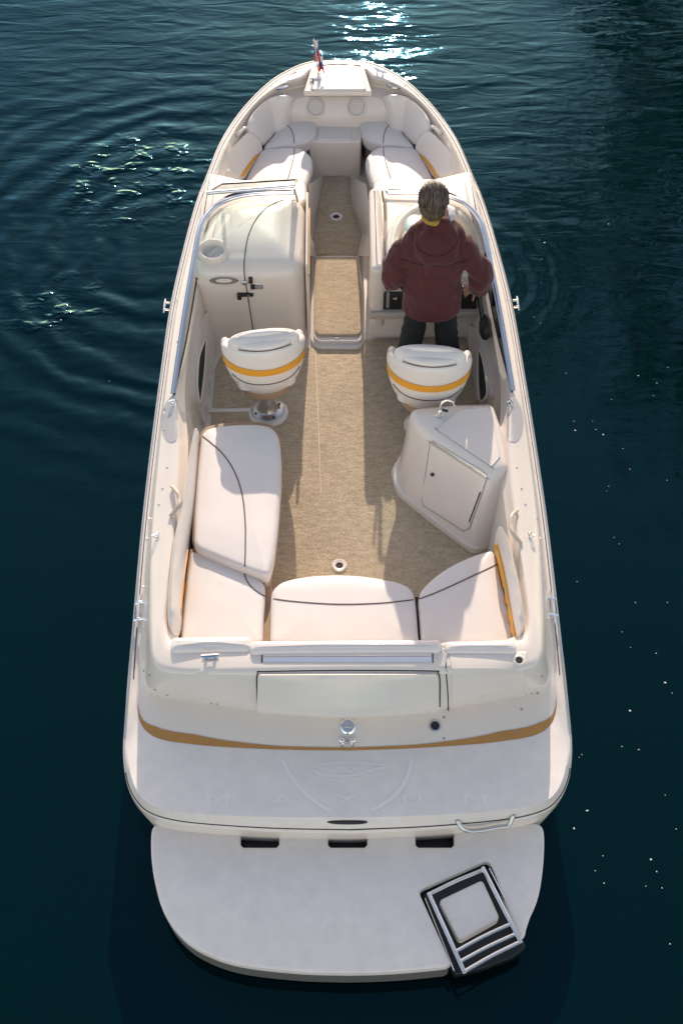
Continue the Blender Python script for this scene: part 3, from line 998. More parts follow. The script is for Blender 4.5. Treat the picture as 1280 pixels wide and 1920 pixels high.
# the centre window, hinged open and folded over the port wing
c0, c1, c2, c3 = P(388,362,1.50), P(552,349,1.50), P(556,337,1.20), P(416,345,1.20)
cw = obj('centre_window', join(tube([c0, c1], .012, 8), box((0, 0, 0), ((c1 - c0).length, .03, .012), frame((c0 + c1) / 2, (0, 0, 1), c1 - c0))), ALU, boat)
obj('glass_pane', ([c0, c1, c2, c3], [(0, 1, 2, 3)]), GLASS, cw, flip_fix=False)
obj('window_edge', join(tube([c3, c2], .006, 6), tube([c0, c3], .005, 6)), RUBBER, cw)
obj('window_hinge', tube([c1, c2], .008, 6), mat('brass_frame', (.45, .36, .22), .35, .8), cw)

# ------------------------------------------------------------------ bow: anchor hatch, seats, backrests
bd_px = [(584,123),(600,119),(634,117),(668,119),(682,123),(697,172),(569,172)]
bow_deck = obj('bow_deck', pad(vec2(round_poly(W(bd_px, 1.088), .015, 3)), 1.05, 1.088, .012), GEL, boat)
ah_px = [(594,124),(634,121),(674,124),(683,167),(586,167)]
ah = obj('anchor_hatch', pad(vec2(round_poly(W(ah_px, 1.102), .02, 4)), 1.088, 1.102, .008), NONSKID, boat)
S_bd = Surf(bow_deck)
obj('hatch_gap', tube(round_poly(W([(592,123),(634,120),(676,123),(686,168.5),(583,168.5)], 1.089), .02, 4), .007, 6, closed=True), GREY, ah)
# shelf and sloping panel behind the bow hatch
bw = [P(x, y, z) for x, y, z in ((530,172,1.02),(739,172,1.02))]
pa = [P(555,174,1.0), P(713,174,1.0)]
pb = [P(590,236,.80), P(666,236,.80)]
obj('bow_ledge', loft([crom(W([(524,168),(545,160),(571,154),(588,143),(634,138),(680,143),(697,154),(723,160),(744,168)], .985), 40), crom(W([(545,196),(552,188),(562,184),(590,181),(634,180),(678,181),(706,184),(716,188),(723,196)], .975), 40)]), GEL, boat)
obj('bow_panel', loft([[P(538,190,.97), P(560,183,.976), P(600,180.5,.976), P(668,180.5,.976), P(708,183,.976), P(730,190,.97)], [P(538,208,.90), P(560,206,.90), P(600,206,.90), P(666,206,.90), P(708,206,.90), P(730,208,.90)], [P(546,227,.80), P(566,228,.80), P(600,229,.79), P(662,229,.79), P(702,228,.80), P(722,227,.80)], [P(562,243,.73), P(572,243,.73), P(600,243,.73), P(660,243,.73), P(692,243,.73), P(704,243,.73)]]), GEL, boat)
S_bp = Surf(bpy.data.objects['bow_panel'])
for px in (592, 668):
    l, n = S_bp.hit(px, 201)
    sp = obj('speaker', lathe([(0, .004), (.06, .004), (.075, .006), (.085, .002), (.086, -.01)], 28, frame(l, n)), GEL, boat)
    M = frame(l, n)
    obj('speaker_ring', tube([M @ Vector((.066 * math.cos(a),   .066 * math.sin(a), .007)) for a in [i / 28 * 2 * math.pi for i in range(28)]], .0022, 5, closed=True), mat('grille_grey_brown', (.42, .38, .33), .5), sp)  # plain grey-brown ring round the grille
    for k in range(-2, 3):
        w_ = math.sqrt(max(.055 ** 2 - (k * .02) ** 2, 0))
        obj('grille_bar', tube([M @ Vector((-w_, k * .02, .007)), M @ Vector((w_, k * .02, .007))], .0035, 5), GEL, sp)
# step locker between the bow seats
obj('bow_step', pad(vec2(round_poly(W([(575,236),(680,236),(676,266),(579,266)], .75), .02, 4)),     .38, .75, .015), GEL, boat)
obj('step_lid', pad(vec2(round_poly(W([(597,240),(657,240),(659,262),(595,262)], .758), .015, 4)), .74, .758, .006), VINYL, boat)
f1 = [(494,276),(512,252),(530,229),(545,219),(567,212),(584,213),(593,219),(594,229),(592,247),(586,256),(573,264),(553,270),(522,273)]
f2 = [(491,279),(522,275),(555,274.5),(571,280),(583,292),(586,306),(581,327),(571,350),(545,356),(445,356),(459,336),(472,309)]
def mpx(pts):   # mirror traced pixels through the world centre plane at the seat height
    return pts
def cushion(name, pts, z1, th, r, crown, parent, m=VINYL, mirror=False, smooth=70, tuck=.0, cr=None):
    w = W(pts, z1)
    if cr is not None: q = round_poly(w, cr, 6)
    else: q = crom(w, smooth, True)
    if mirror: q = mir(q)
    return obj(name, pad(vec2(q), z1 - th, z1, r, crown=crown, k=5, tuck=tuck), m, parent, 60)
def seam_on(o, pts, parent, r=.0042, mirror_ax=None, m=None):
    s = Surf(o)
    return obj('seam', seam_g(s, pts, r, 40), m or WELT, parent)
ZS = .79
for mm in (False, True):
    a = cushion('bow_cushion', f1, ZS, .12, .03, .012, boat, mirror=mm, tuck=.015)
    b = cushion('bow_cushion', f2, ZS, .12, .035, .012, boat, mirror=mm, tuck=.015)
    def mp_(pts):
        w = W(pts, ZS + .01)
        if mm: w = mir(w)
        out = []
        for q in w:
            dd = q - EYE
            t_ = dd.dot(_f)
            out.append((640 + F * dd.dot(_r) / t_, 960 - F * dd.dot(_u) / t_))
        return out
    seam_on(a, mp_([(531,230),(542,238),(549,251),(552,269)]), a, .0035)
    seam_on(b, mp_([(552,277),(551,292),(546,314),(540,335)]), b, .0035)
    # seat bases
    base = crom(W(f1, ZS - .12), 50, True)
    base2 = crom(W(f2, ZS - .12), 50, True)
    for bb in (base, base2):
        if mm: bb = mir(bb)
        ins = inset(vec2(bb) if area2(vec2(bb)) > 0 else vec2(bb)[::-1], .03)
        obj('seat_base', pad([(p.x, p.y) for p in ins], .38, ZS - .115, .01), TAN if False else GEL, boat)

def ribbon(name, top, bot, m, parent, th=.09, bulge=.03, n=40, mirror=False, tops=None):
    """an upright padded backrest: top edge and foot edge given as pixels with heights"""
    tw, bw_ = crom(W(top), n), crom(W(bot), n)
    if mirror: tw, bw_ = mir(tw), mir(bw_)
    rings = []
    c = sum(bw_, Vector()) / n
    for i in range(n):
        t_, b_ = tw[i], bw_[i]
        out = (t_ - b_); out.z = 0
        if out.length < 1e-4: out = Vector((t_.x, 0, 0))
        out.normalize()
        e = min(i, n - 1 - i) / (n * .10)
        s = math.sin(min(e, 1) * math.pi / 2) ** .6 if e < 1 else 1
        s = max(s, .05)
        prof = [b_ + Vector((0, 0, -.02)), b_.lerp(t_, .12) - out * bulge * .45, b_.lerp(t_, .35) - out * bulge, b_.lerp(t_, .6) - out * bulge, b_.lerp(t_, .85) - out * bulge * .5 + Vector((0, 0, .012)), t_ + Vector((0, 0, .016)) + out * th * .12, t_ + out * th * .45 + Vector((0, 0, .012)), t_ + out * th * .75 + Vector((0, 0, -.02)), b_ + out * (t_ - b_).length * 1. + Vector((0, 0, -.02))]
        mid = sum(prof, Vector()) / len(prof)
        rings.append([mid + (q - mid) * s for q in prof])
    return obj(name, loft(rings, True, True, True), m, parent, 70)
def roll_ribbon(name, top, bot, m, parent, n=60):
    tw, bw_ = crom(W(top), n), crom(W(bot), n)
    rings = []
    for i in range(n):
        t_, b_ = tw[i], bw_[i]
        w = t_ - b_; h = w.z; w = Vector((w.x, w.y, 0))
        e = min(i, n - 1 - i) / (n * .09)
        s = max(math.sin(min(e, 1) * math.pi / 2) ** .6, .06)
        k = 1 + .05 * noise.noise(Vector((i * .16, 3, 1)))
        prof = [b_ + w * a + Vector((0, 0, h * c * k)) for a, c in ((.06, -.2), (-.02, .15), (-.01, .5), (.08, .82), (.26, 1.08), (.5, 1.24), (.74, 1.12), (.92, .84), (1.0, .5), (1.0, -.2))]
        mid = b_ + w * .5 + Vector((0, 0, h * .4))
        rings.append([mid + (q - mid) * s for q in prof])
    return obj(name, loft(rings, True, True, True), m, parent, 70)
bt1 = [(468,246,.99),(471,227,1.02),(482,209,1.03),(502,190,1.04),(522,182,1.04),(542,182,1.03),(558,191,.93),(567,206,.82)]
bb1 = [(493,277,.785),(506,259,.785),(520,240,.785),(534,226,.785),(548,218,.785),(560,213,.785),(568,212,.785),(574,212,.785)]
bt2 = [(474,244,.97),(458,258,.99),(445,272,1.0),(430,289,1.0),(418,306,1.0),(414,317,1.0),(419,327,.99)]
bb2 = [(496,278,.785),(489,284,.785),(482,294,.785),(473,308,.785),(466,320,.785),(462,328,.785),(458,336,.785)]
for mm in (False, True):
    ribbon('bow_backrest', bt1, bb1, VINYL2, boat, .06, .03, mirror=mm)
    br = ribbon('bow_backrest', bt2, bb2, VINYL2, boat, .05, .03, mirror=mm)
    S_br = Surf(br)
    yp = [(487,286),(478,292),(468,304),(458,318),(449,331),(456,331),(466,317),(474,304),(482,294)]
    if mm: yp = [(2 * 636.5 - x, y + 1) for x, y in yp]
    obj('yellow_stripe', panel_g(S_br, yp, .004, 4, .004), YEL, br)
# grab handles in the bow
for pts in ([(510,162,1.02),(514,166,1.05),(530,165,1.06),(541,160,1.05),(543,157,1.02)], [(443,254,1.0),(446,252,1.03),(454,244,1.04),(459,240,1.04),(461,240,1.0)]):
    w = crom(W(pts), 16)
    for q in (w, mir(w)):
        obj('grab_handle', tube(q, .013, 8), CHROME if pts[0][0] == 510 else GEL, boat)

# ------------------------------------------------------------------ aisle hatch lid with its own carpet, aisle walls
hl = [(589,481),(668,481),(678,545),(679,630),(677,640),(592,640),(588,625)]
hf = [(582,478),(673,478),(683,545),(684,640),(676,652),(594,652),(581,638)]
hfr = obj('aisle_hatch', pad(vec2(round_poly(W(hf, .43), [.01,.01,.01,.05,.06,.06,.05], 4)), .38, .43, .012), GEL, boat)
hl3 = vec2(round_poly(W([(590,480),(667,480),(677,545),(677,621),(672,628),(596,628),(590,620)], .475), [.01,.01,.01,.03,.03,.03,.03], 4))
obj('hatch_lid', pad(vec2(round_poly(W([(588,481),(668,481),(678,545),(679,634),(674,640),(596,640),(588,632)], .455), [.01,.01,.01,.03,.03,.03,.03], 4)), .42, .455, .008), GEL, hfr)
obj('hatch_carpet', pad(hl3, .45, .475, .012), CARPET, hfr)
obj('hatch_latch', box(P(632, 634, .458), (.035, .012, .01), None, .003), STEEL, hfr)
# sloping moulded walls of the forward aisle
for pts in ([(579,345,1.0,607,330),(577,385,1.0,597,388),(577,425,1.0,585,436),(579,442,.95,587,450),(580,455,.95,592,462),(580,480,.95,590,480)],
            [(686,345,1.0,654,330),(691,385,1.0,659,385),(692,425,1.0,681,440),(692,442,.95,675,453),(692,455,.95,671,463),(692,480,.95,668,480)]):
    a = crom([P(p[0], p[1], p[2]) for p in pts], 30)
    b = crom([P(p[3], p[4], .40) for p in pts], 30)
    obj('aisle_wall', loft([a, [p.lerp(q, .35) for p, q in zip(a, b)], [p.lerp(q, .75) for p, q in zip(a, b)], b]), GEL, boat, 60)

# ------------------------------------------------------------------ main cockpit seating
lounge_px = [(377,812),(386,802),(410,796),(450,792.5),(490,793),(512,799),(523,815),(527,850),(527,895),(521,980),(513,1045),(505,1073),(497,1078),(475,1072),(420,1050),(362,1026),(364,960),(370,880)]
lounge = cushion('lounge_cushion', lounge_px, .835, .14, .035, .012, boat, cr=.07, tuck=.02)
seam_on(lounge, [(380,818),(395,830),(415,848),(433,872),(447,902),(456,938),(460,985),(460,1030),(459,1063)], lounge, .0045)
lb = inset([(p.x, p.y) for p in round_poly(W(lounge_px, .69), .06)][::1] if area2([(p.x, p.y) for p in W(lounge_px, .69)]) > 0 else [(p.x, p.y) for p in round_poly(W(lounge_px, .69), .06)][::-1], .025)
obj('lounge_base', pad([(p.x, p.y) for p in lb], .38, .695, .01), GEL, boat)
tanb = inset([(p.x, p.y) for p in round_poly(W(lounge_px, .75), .06)][::-1] if area2([(p.x, p.y) for p in W(lounge_px, .75)]) < 0 else [(p.x, p.y) for p in round_poly(W(lounge_px, .75), .06)], -.008)
obj('side_band', pad([(p.x, p.y) for p in tanb], .70, .755, .01), TAN, lounge)
ZB = .775
cp = [(358,1030),(380,1035),(425,1055),(462,1072),(485,1083),(496,1094),(497,1120),(494,1150),(492,1208),(338,1208),(344,1150),(350,1090)]
corner = cushion('bench_cushion', cp, ZB, .14, .03, .01, boat, cr=.05, tuck=.012)
seam_on(corner, [(457,1070),(461,1085),(470,1099),(483,1110),(498,1119)], corner)
mp2 = [(507,1122),(509,1106),(522,1091),(548,1082),(590,1076),(630,1074.5),(670,1076),(710,1081),(745,1088),(768,1098),(777,1112),(780,1135),(786,1208),(505,1208)]
mid = cushion('bench_cushion', mp2, ZB, .16, .035, .01, boat, cr=.05, tuck=.012)
seam_on(mid, [(507,1122),(545,1127),(600,1131.5),(650,1133),(710,1131),(750,1127.5),(779,1124)], mid, .0045)
sp_ = [(784,1122),(787,1108),(800,1092),(825,1071),(855,1053),(890,1038),(922,1029),(930,1040),(940,1090),(955,1150),(965,1208),(790,1208)]
stb = cushion('bench_cushion', sp_, ZB, .14, .03, .01, boat, cr=.05, tuck=.012)
seam_on(stb, [(786,1123),(820,1110),(860,1092),(900,1073),(931,1058)], stb, .0045)
for q in (cp, mp2, sp_):
    w = vec2(round_poly(W(q, ZB - .07), .05))
    if area2(w) < 0: w = w[::-1]
    if q is cp: obj('side_band', pad([(p.x, p.y) for p in inset(w, -.004)], ZB - .115, ZB - .045, .012), TAN, boat)
    w = vec2(round_poly(W(q, ZB - .14), .06))
    if area2(w) < 0: w = w[::-1]
    obj('bench_base', pad([(p.x, p.y) for p in inset(w, .03)], .38, ZB - .135, .01), TAN if q is cp else GEL, boat)
obj('gap_filler', pad(vec2(W([(490,1098),(510,1098),(509,1206),(489,1206)], .70)), .38, .70, .01), TAN, boat)
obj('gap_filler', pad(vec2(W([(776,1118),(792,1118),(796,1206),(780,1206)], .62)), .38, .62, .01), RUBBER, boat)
# stern backrests: long rolls along the coaming
def roll(x0, x1, y0, y1, z, name, rr=.05):
    a, b = P(x0, (y0 + y1) / 2, z), P(x1, (y0 + y1) / 2, z)
    d = abs(P(x0, y0, z).y - P(x0, y1, z).y)
    cx_, cy_ = (a.x + b.x) / 2, (a.y + b.y) / 2
    w = abs(b.x - a.x)
    o_ = round_poly([(cx_ - w / 2, cy_ - d / 2, 0), (cx_ + w / 2, cy_ - d / 2, 0), (cx_ + w / 2, cy_ + d / 2, 0), (cx_ - w / 2, cy_ + d / 2, 0)], .035, 5)
    g = pad(vec2(o_), ZB - .01, z, d * .42, crown=.006, k=6)
    v = []
    for p in g[0]:   # gentle unevenness of stuffed vinyl
        k = noise.noise(Vector((p.x * 5, p.y * 3, 7))) * .005
        v.append(Vector((p.x, p.y + k - .012 * ((p.x - cx_) / (w / 2)) ** 2 * 0, p.z + k)))
    return obj(name, (v, g[1]), VINYL2, boat, 70)
roll(319, 473, 1190, 1219, .99, 'stern_backrest')
roll(468, 828, 1197, 1221, 1.0, 'stern_backrest')
roll(832, 969, 1199, 1222, .99, 'stern_backrest')
# side backrests
pb_t = [(364,803,.93),(357,840,.95),(349,880,.96),(336,950,.97),(323,1015,.97),(314,1086,.97),(311,1150,.96),(317,1196,.93)]
pb_b = [(377,815,.80),(373,840,.79),(370,880,.79),(364,950,.79),(354,1022,.78),(347,1082,.78),(342,1142,.78),(341,1196,.78)]
sbk = roll_ribbon('side_backrest', pb_t, pb_b, VINYL2, boat)
S_sb = Surf(sbk, corner, lounge)
obj('yellow_stripe', panel_g(Surf(sbk), [(368,948),(360,990),(352,1030),(344,1085),(339,1142),(336.5,1194),(342,1194),(345,1142),(350,1085),(357,1030),(364,990)], .004, 6, .006), YEL, sbk)
sb_t = [(931,1003,.93),(945,1000,.96),(957,1022,.97),(968,1060,.97),(977,1100,.97),(984,1140,.97),(985,1170,.96),(976,1200,.93)]
sb_b = [(925,1012,.78),(927,1024,.78),(932,1045,.78),(938,1070,.78),(944,1100,.78),(950,1135,.78),(955,1165,.78),(960,1200,.78)]
sbs = roll_ribbon('side_backrest', sb_t, sb_b, VINYL2, boat)
obj('yellow_stripe', panel_g(Surf(sbs), [(926,1018),(934,1055),(942,1098),(949,1140),(954,1172),(958,1196),(968,1202),(964,1176),(957,1140),(950,1098),(942,1057),(932,1020)], .009, 5, .012, 50), YEL, sbs)
# moulded grab loops on the coaming
for pts in ([(322,912,.96),(331,921,1.0),(337,936,1.0),(334,950,1.0),(319,968,.955)], [(969,957,.96),(959,967,1.0),(957,985,1.0),(962,1001,1.0),(977,1019,.955)]):
    obj('grab_loop', tube(crom(W(pts), 24), [.0115 + .003 * math.sin(i / 23 * math.pi) for i in range(24)], 10), mat('cream_plastic', (.60, .50, .40), .3, coat=.3), boat)
# side storage pockets: padded rim round a long patch coloured dark as the shade inside
def pocket(px_rim, px_slot):
    g = panel_g(S_liner, px_rim, .018, 6, .02, 50)
    if not g[1]: return
    pr = obj('side_pocket', g, GEL, boat, 70)
    s2 = Surf(pr, liner)
    obj('pocket_shade_patch', panel_g(s2, px_slot, .004, 5, .003, 40), mat('pocket_painted_shade', (.035, .038, .038), .9), pr)
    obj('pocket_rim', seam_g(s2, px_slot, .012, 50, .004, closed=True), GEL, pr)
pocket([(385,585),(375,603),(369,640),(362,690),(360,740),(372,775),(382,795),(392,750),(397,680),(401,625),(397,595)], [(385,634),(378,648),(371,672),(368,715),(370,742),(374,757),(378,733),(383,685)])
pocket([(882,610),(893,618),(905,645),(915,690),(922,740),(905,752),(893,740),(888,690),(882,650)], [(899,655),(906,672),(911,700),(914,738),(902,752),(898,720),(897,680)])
for px, py in ((396,664), (873,665)):
    l, n = S_liner.hit(px, py)
    if l is None: l, n = P(px, py, .62), Vector((1 if px < 640 else -1, 0, .1))
    M = frame(l, n, (0, 1, 0))
    v_ = obj('side_speaker', lathe([(0, .005), (.07, .006), (.085, .001)], 24, M), GEL, boat)
    for k in range(10):
        a = k / 10 * 2 * math.pi
        obj('speaker_slot', box((0, 0, 0), (.022, .01, .006), M @ Matrix.Translation((.05 * math.cos(a), .05 * math.sin(a), .008)) @ Matrix.Rotation(a, 4, 'Z')), RUBBER, v_)

# ------------------------------------------------------------------ wet bar (starboard)
zt = .96
top = W([(768,772),(776,763),(850,757),(922,755),(938,800),(952,872),(920,889),(866,854),(812,820),(778,792)], zt)
botp = W([(752,850),(756,838),(840,800),(935,800),(960,880),(965,1000),(893,1030),(820,978),(754,925),(744,886)], .46)
cnt = 10
def ringo(w, d): 
    a = vec2(w)
    if area2(a) < 0:
        b = inset(a[::-1], d)[::-1]
    else: b = inset(a, d)
    return [(p.x, p.y) for p in b]
rr = []
for t_, d, dz in ((1, 0, 0), (.5, 0, 0), (.15, 0, 0), (.05, .004, 0), (0, .016, -.012), (0, .035, 0)):
    base = [b.lerp(a, 1 - t_) for a, b in zip(top, botp)]
    xy = ringo(base, d)
    rr.append([Vector((q[0], q[1], p.z + dz)) for q, p in zip(xy, base)])
def dens(ring, r=.045):
    return round_poly(ring, r, 4)
bar = obj('wet_bar', loft([dens(r) for r in rr], True, True, True), GEL, boat, 50)
S_bar = Surf(bar)
fl = W([(752,858),(756,842),(840,800),(935,800),(960,880),(965,1010),(887,1043),(810,985),(742,930),(731,892)], .40)
obj('toe_kick', pad(vec2(round_poly(fl, .05, 4)), .38, .47, .02), GEL, bar)
lidp = [(p.x, p.y) for p in round_poly([(818,806,0),(860,770,0),(915,766,0),(921,776,0),(936,858,0),(921,876,0)], 4, 3)]
obj('sink_lid', panel_g(S_bar, lidp, .007, 6, .01), GEL, bar)
obj('lid_gap', seam_g(S_bar, lidp, .0028, 90, .002, closed=True), GREY, bar)
bd = [(p.x, p.y) for p in round_poly([(808,833,0),(911,898,0),(903,922,0),(879,988,0),(868,993,0),(797,948,0),(793,940,0),(797,905,0)], 5, 3)]
bdo = obj('bar_door', panel_g(S_bar, bd, .006, 8, .01), GEL, bar)
obj('door_gap', seam_g(S_bar, [(p.x, p.y) for p in round_poly([(806,829,0),(913,896,0),(905,922,0),(880,991,0),(868,996,0),(795,949,0),(790,940,0),(795,903,0)], 4, 3)], .003, 120, closed=True), GREY, bdo)
obj('door_rail', panel_g(S_bar, [(808,828),(811,826),(913,891),(911,895)], .008, 4, .01), STEEL, bar)
disc(S_bar, 812, 889, [(0, 0), (.012, 0), (.012, .012), (0, .014)], BLACK, 'door_knob', bar, 12, .006)
obj('door_hinge', seam_g(S_bar, [(901,922),(880,978)], .005, 10, .006), BLACK, bar)
l, n = S_bar.hit(823, 780)
fa = obj('faucet', lathe([(0, 0), (.03, 0), (.03, .008), (.018, .014), (.016, .06), (.012, .065)], 18, frame(l, (0, 0, 1))), CHROME, bar)
obj('spout', tube(crom([l + Vector((0, 0, .03)), l + Vector((.005, .0, .115)), l + Vector((.035, .005, .145)), l + Vector((.075, .0, .135)), l + Vector((.09, -.005, .10))], 16), .008, 8), CHROME, fa)
obj('tap_lever', box((0, 0, 0), (.05, .016, .01), Matrix.Translation(l + Vector((.03, .005, .05))) @ Matrix.Rotation(R(-20), 4, 'Z'), .003), BLACK, fa)

# ------------------------------------------------------------------ swivel chairs
def chair():
    def row(a, b, z, y0=.0, n=41, sp=118, dz=0):
        out = []
        for i in range(n):
            t = R(-sp + 2 * sp * i / (n - 1))
            e = abs(t) / R(sp)
            out.append(Vector((a * math.sin(t), y0 - b * math.cos(t), z + dz * e ** 2)))
        return out
    y0 = .06
    rows = [row(.17, .13, .235, y0), row(.205, .155, .27, y0), row(.235, .175, .33, y0), row(.262, .188, .42, y0), row(.278, .195, .52, y0, dz=-.02), row(.282, .197, .62, y0, dz=-.06), row(.28, .195, .66, y0, dz=-.085), row(.268, .185, .688, y0, dz=-.10), row(.25, .17, .698, y0, dz=-.105), row(.23, .15, .69, y0, dz=-.105), row(.215, .135, .65, y0, dz=-.09), row(.205, .125, .45, y0)]
    # rounded tips of the wings: close the ends with a bulge
    g = loft(rows)
    n = 41
    ends = []
    for j in (0, n - 1):
        loop = [r[j] for r in rows]
        c = sum(loop, Vector()) / len(loop)
        d = Vector((0, .02, 0))
        k = [c + (p - c) * .7 + d for p in loop]
        ends.append(loft([loop, k], False))
        ends.append((k, [tuple(range(len(k)))]))
    shell = obj('captain_chair', join(g, *ends), VINYL2, None, 70)
    bm = bmesh.new(); bm.from_mesh(shell.data)
    bmesh.ops.remove_doubles(bm, verts=bm.verts, dist=.0005)
    bmesh.ops.recalc_face_normals(bm, faces=bm.faces)
    bm.to_mesh(shell.data); bm.free()
    # yellow band, sagging towards the centre of the back
    lo_, hi_ = [], []
    for i in range(41):
        t = R(-110 + 220 * i / 40); e = abs(t) / R(110)
        zc = .505 + .045 * e ** 1.6
        hw = .030 + .012 * e
        for (L_, zz) in ((lo_, zc - hw), (hi_, zc + hw)):
            a = .278 if zz < .55 else .281
            s = .262 + (zz - .42) / .1 * .016 if zz < .52 else .278 + (zz - .52) / .1 * .004
            bq = .188 + (zz - .42) / .1 * .007 if zz < .52 else .195 + (zz - .52) / .1 * .002
            L_.append(Vector(((s + .004) * math.sin(t), y0 - (bq + .004) * math.cos(t), zz)))
    obj('yellow_band', loft([lo_, hi_]), YEL, shell)
    cr_ = []
    for i in range(31):
        t = R(-58 + 116 * i / 30); e = abs(t) / R(58)
        zz = .385 + .055 * e ** 4
        s = .235 + (zz - .33) / .09 * .027; bq = .175 + (zz - .33) / .09 * .013
        cr_.append(Vector((s * math.sin(t) * 1.005, y0 - bq * math.cos(t) * 1.005, zz)))
    obj('seam', tube(cr_, .004, 6), WELT, shell)
    # inner back cushion standing above the shell, with its roll
    def ell_out(ax, ay, cy, n=48): return [(ax * math.cos(2 * math.pi * i / n), cy + ay * math.sin(2 * math.pi * i / n)) for i in range(n)]
    ob = []
    for i in range(60):
        a = 2 * math.pi * i / 60
        x = .238 * math.copysign(abs(math.cos(a)) ** .8, math.cos(a))
        y = math.sin(a)
        ob.append((x, -.01 + (.085 * y if y > 0 else .085 * y)))
    bc = obj('back_cushion', pad(ob, .42, .745, .065, crown=.025, k=7), VINYL2, shell, 70)
    rl_ = [Vector((x, -.085 + .05 * (x / .2) ** 2, .70)) for x in [(-.175 + .35 * i / 14) for i in range(15)]]
    obj('head_roll', tube(rl_, [.010 + .024 * math.sin(math.pi * (i + .6) / 15.2) ** .5 for i in range(15)], 12), VINYL2, shell, 80)
    obj('cushion_seam', tube([p + Vector((0, -.036, -.004)) for p in rl_], .0035, 5), WELT, shell)
    for s_ in (-1, 1):
        obj('arm_bolster', ell((s_ * .25, y0 + .08, .545), (.032, .05, .045), 16, 10), VINYL2, shell, 80)
    obj('seat_cushion', pad(vec2(round_poly([(-.2, -.08, 0), (.2, -.08, 0), (.2, .27, 0), (-.2, .27, 0)], .07)), .30, .42, .04, crown=.01), VINYL2, shell)
    obj('seat_pan', pad(ell_out(.17, .14, .045), .205, .262, .02), TAN, shell)
    obj('pedestal', lathe([(0, .0), (.085, .018), (.07, .022), (.062, .03), (.056, .06), (.046, .085), (.046, .12), (0, .12)], 24), STEEL, shell)
    bs = obj('base_plate', lathe([(.0, .0), (.118, .0), (.120, .008), (.112, .014), (.06, .022), (0, .022)], 36), STEEL, shell)
    obj('bolt', join(*[lathe([(0, 0), (.009, 0), (.009, .006), (0, .007)], 8, Matrix.Translation((.095 * math.cos(a), .095 * math.sin(a), .016))) for a in (R(20), R(110), R(200), R(290))]), BLACK, bs)
    obj('warning_sticker', box((.076, .01, .0205), (.024, .045, .002), None), RED, bs)
    obj('swivel_lever', box((.1, -.02, .22), (.03, .05, .03), None, .006), BLACK, shell)
    for o_ in [shell] + list(shell.children):
        if o_.name.split('.')[0] in ('pedestal', 'base_plate'): continue
        for q in o_.data.vertices: q.co += Vector((0, -.10, .115))
    post_ = obj('pedestal_post', tube([(0, 0, .1), (0, -.02, .32)], .046, 16), STEEL, shell)
    return shell
def put(ch, loc, rz, label):
    ch.parent = boat
    ch.matrix_parent_inverse = Matrix.Translation(-boat.location)
    ch.location = loc
    ch.rotation_euler = (0, 0, rz)
    ch['label'] = label
pp = P(502, 768, .418)
ch1 = chair()
put(ch1, (pp.x, pp.y, .41), R(8), 'passenger swivel chair with yellow band and visible chrome pedestal')
ch2 = ch1.copy()
COL.objects.link(ch2)
for c in list(ch1.children):
    d = c.copy(); COL.objects.link(d); d.parent = ch2
    for e in list(c.children):
        q = e.copy(); COL.objects.link(q); q.parent = d
put(ch2, (.575, 5.565, .41), R(-5), 'helm swivel chair with yellow band behind the standing man')
# moulded ring and rib in the floor round the pedestal
obj('pedestal_ring', lathe([(.0, 0), (.145, 0), (.142, .010), (.13, .016), (.115, .014), (0, .014)], 40, Matrix.Translation((pp.x + .005, pp.y - .022, .402))), GEL, boat)
obj('floor_rib', barbox(P(392, 771, .407), P(470, 770, .407), .035, .024), GEL, boat)
obj('pedestal_ring', lathe([(.0, 0), (.145, 0), (.14, .010), (.12, .016), (0, .014)], 40, Matrix.Translation((.575, 5.565, .402))), GEL, boat)

# ------------------------------------------------------------------ carpets lying on the sole
cpt_px = [(404,690),(413,668),(440,652),(585,652),(690,636),(760,632),(872,632),(888,700),(905,800),(960,1000),(960,1120),(900,1160),(640,1160),(380,1160),(378,900),(396,790)]
cw_ = round_poly([(p.x, p.y, 0) for p in W(cpt_px, .41)], .04, 4)
carpet = obj('cockpit_carpet', pad(vec2(cw_), .4005, .411, .006, k=3), CARPET)
tag(carpet, 'beige carpet covering the open cockpit floor between the chairs and stern bench', 'carpet')
ac_px = [(606,328),(654,328),(658,385),(678,437),(674,452),(670,463),(670,478),(592,478),(592,463),(587,450),(587,437),(597,388)]
ac = obj('aisle_carpet', pad(vec2(round_poly(W(ac_px, .41), .015, 3)), .4005, .411, .006, k=3), CARPET)
tag(ac, 'narrow grey beige carpet strip in the shaded aisle between the consoles', 'carpet')
# thin pale strip laid on the carpet, painting in a streak of sunlight
obj('sun_streak', barbox(P(591,646,.413), P(601.5,925,.413), .007, .003), mat('painted_sun_streak', (.70, .60, .46), .9), carpet)
def table_socket(px, py, r_, parent=boat):
    p = P(px, py, .412)
    t = obj('table_socket', lathe([(r_ * .45, .0), (r_, 0), (r_, .006), (r_ * .85, .012), (r_ * .5, .008), (r_ * .45, .0)], 28, Matrix.Translation(p)), GEL, parent)
    obj('socket_hole', lathe([(0, .002), (r_ * .5, .002), (0, .004)], 24, Matrix.Translation(p)), RUBBER, t)
table_socket(630, 407, .056)
table_socket(636, 1061, .05)

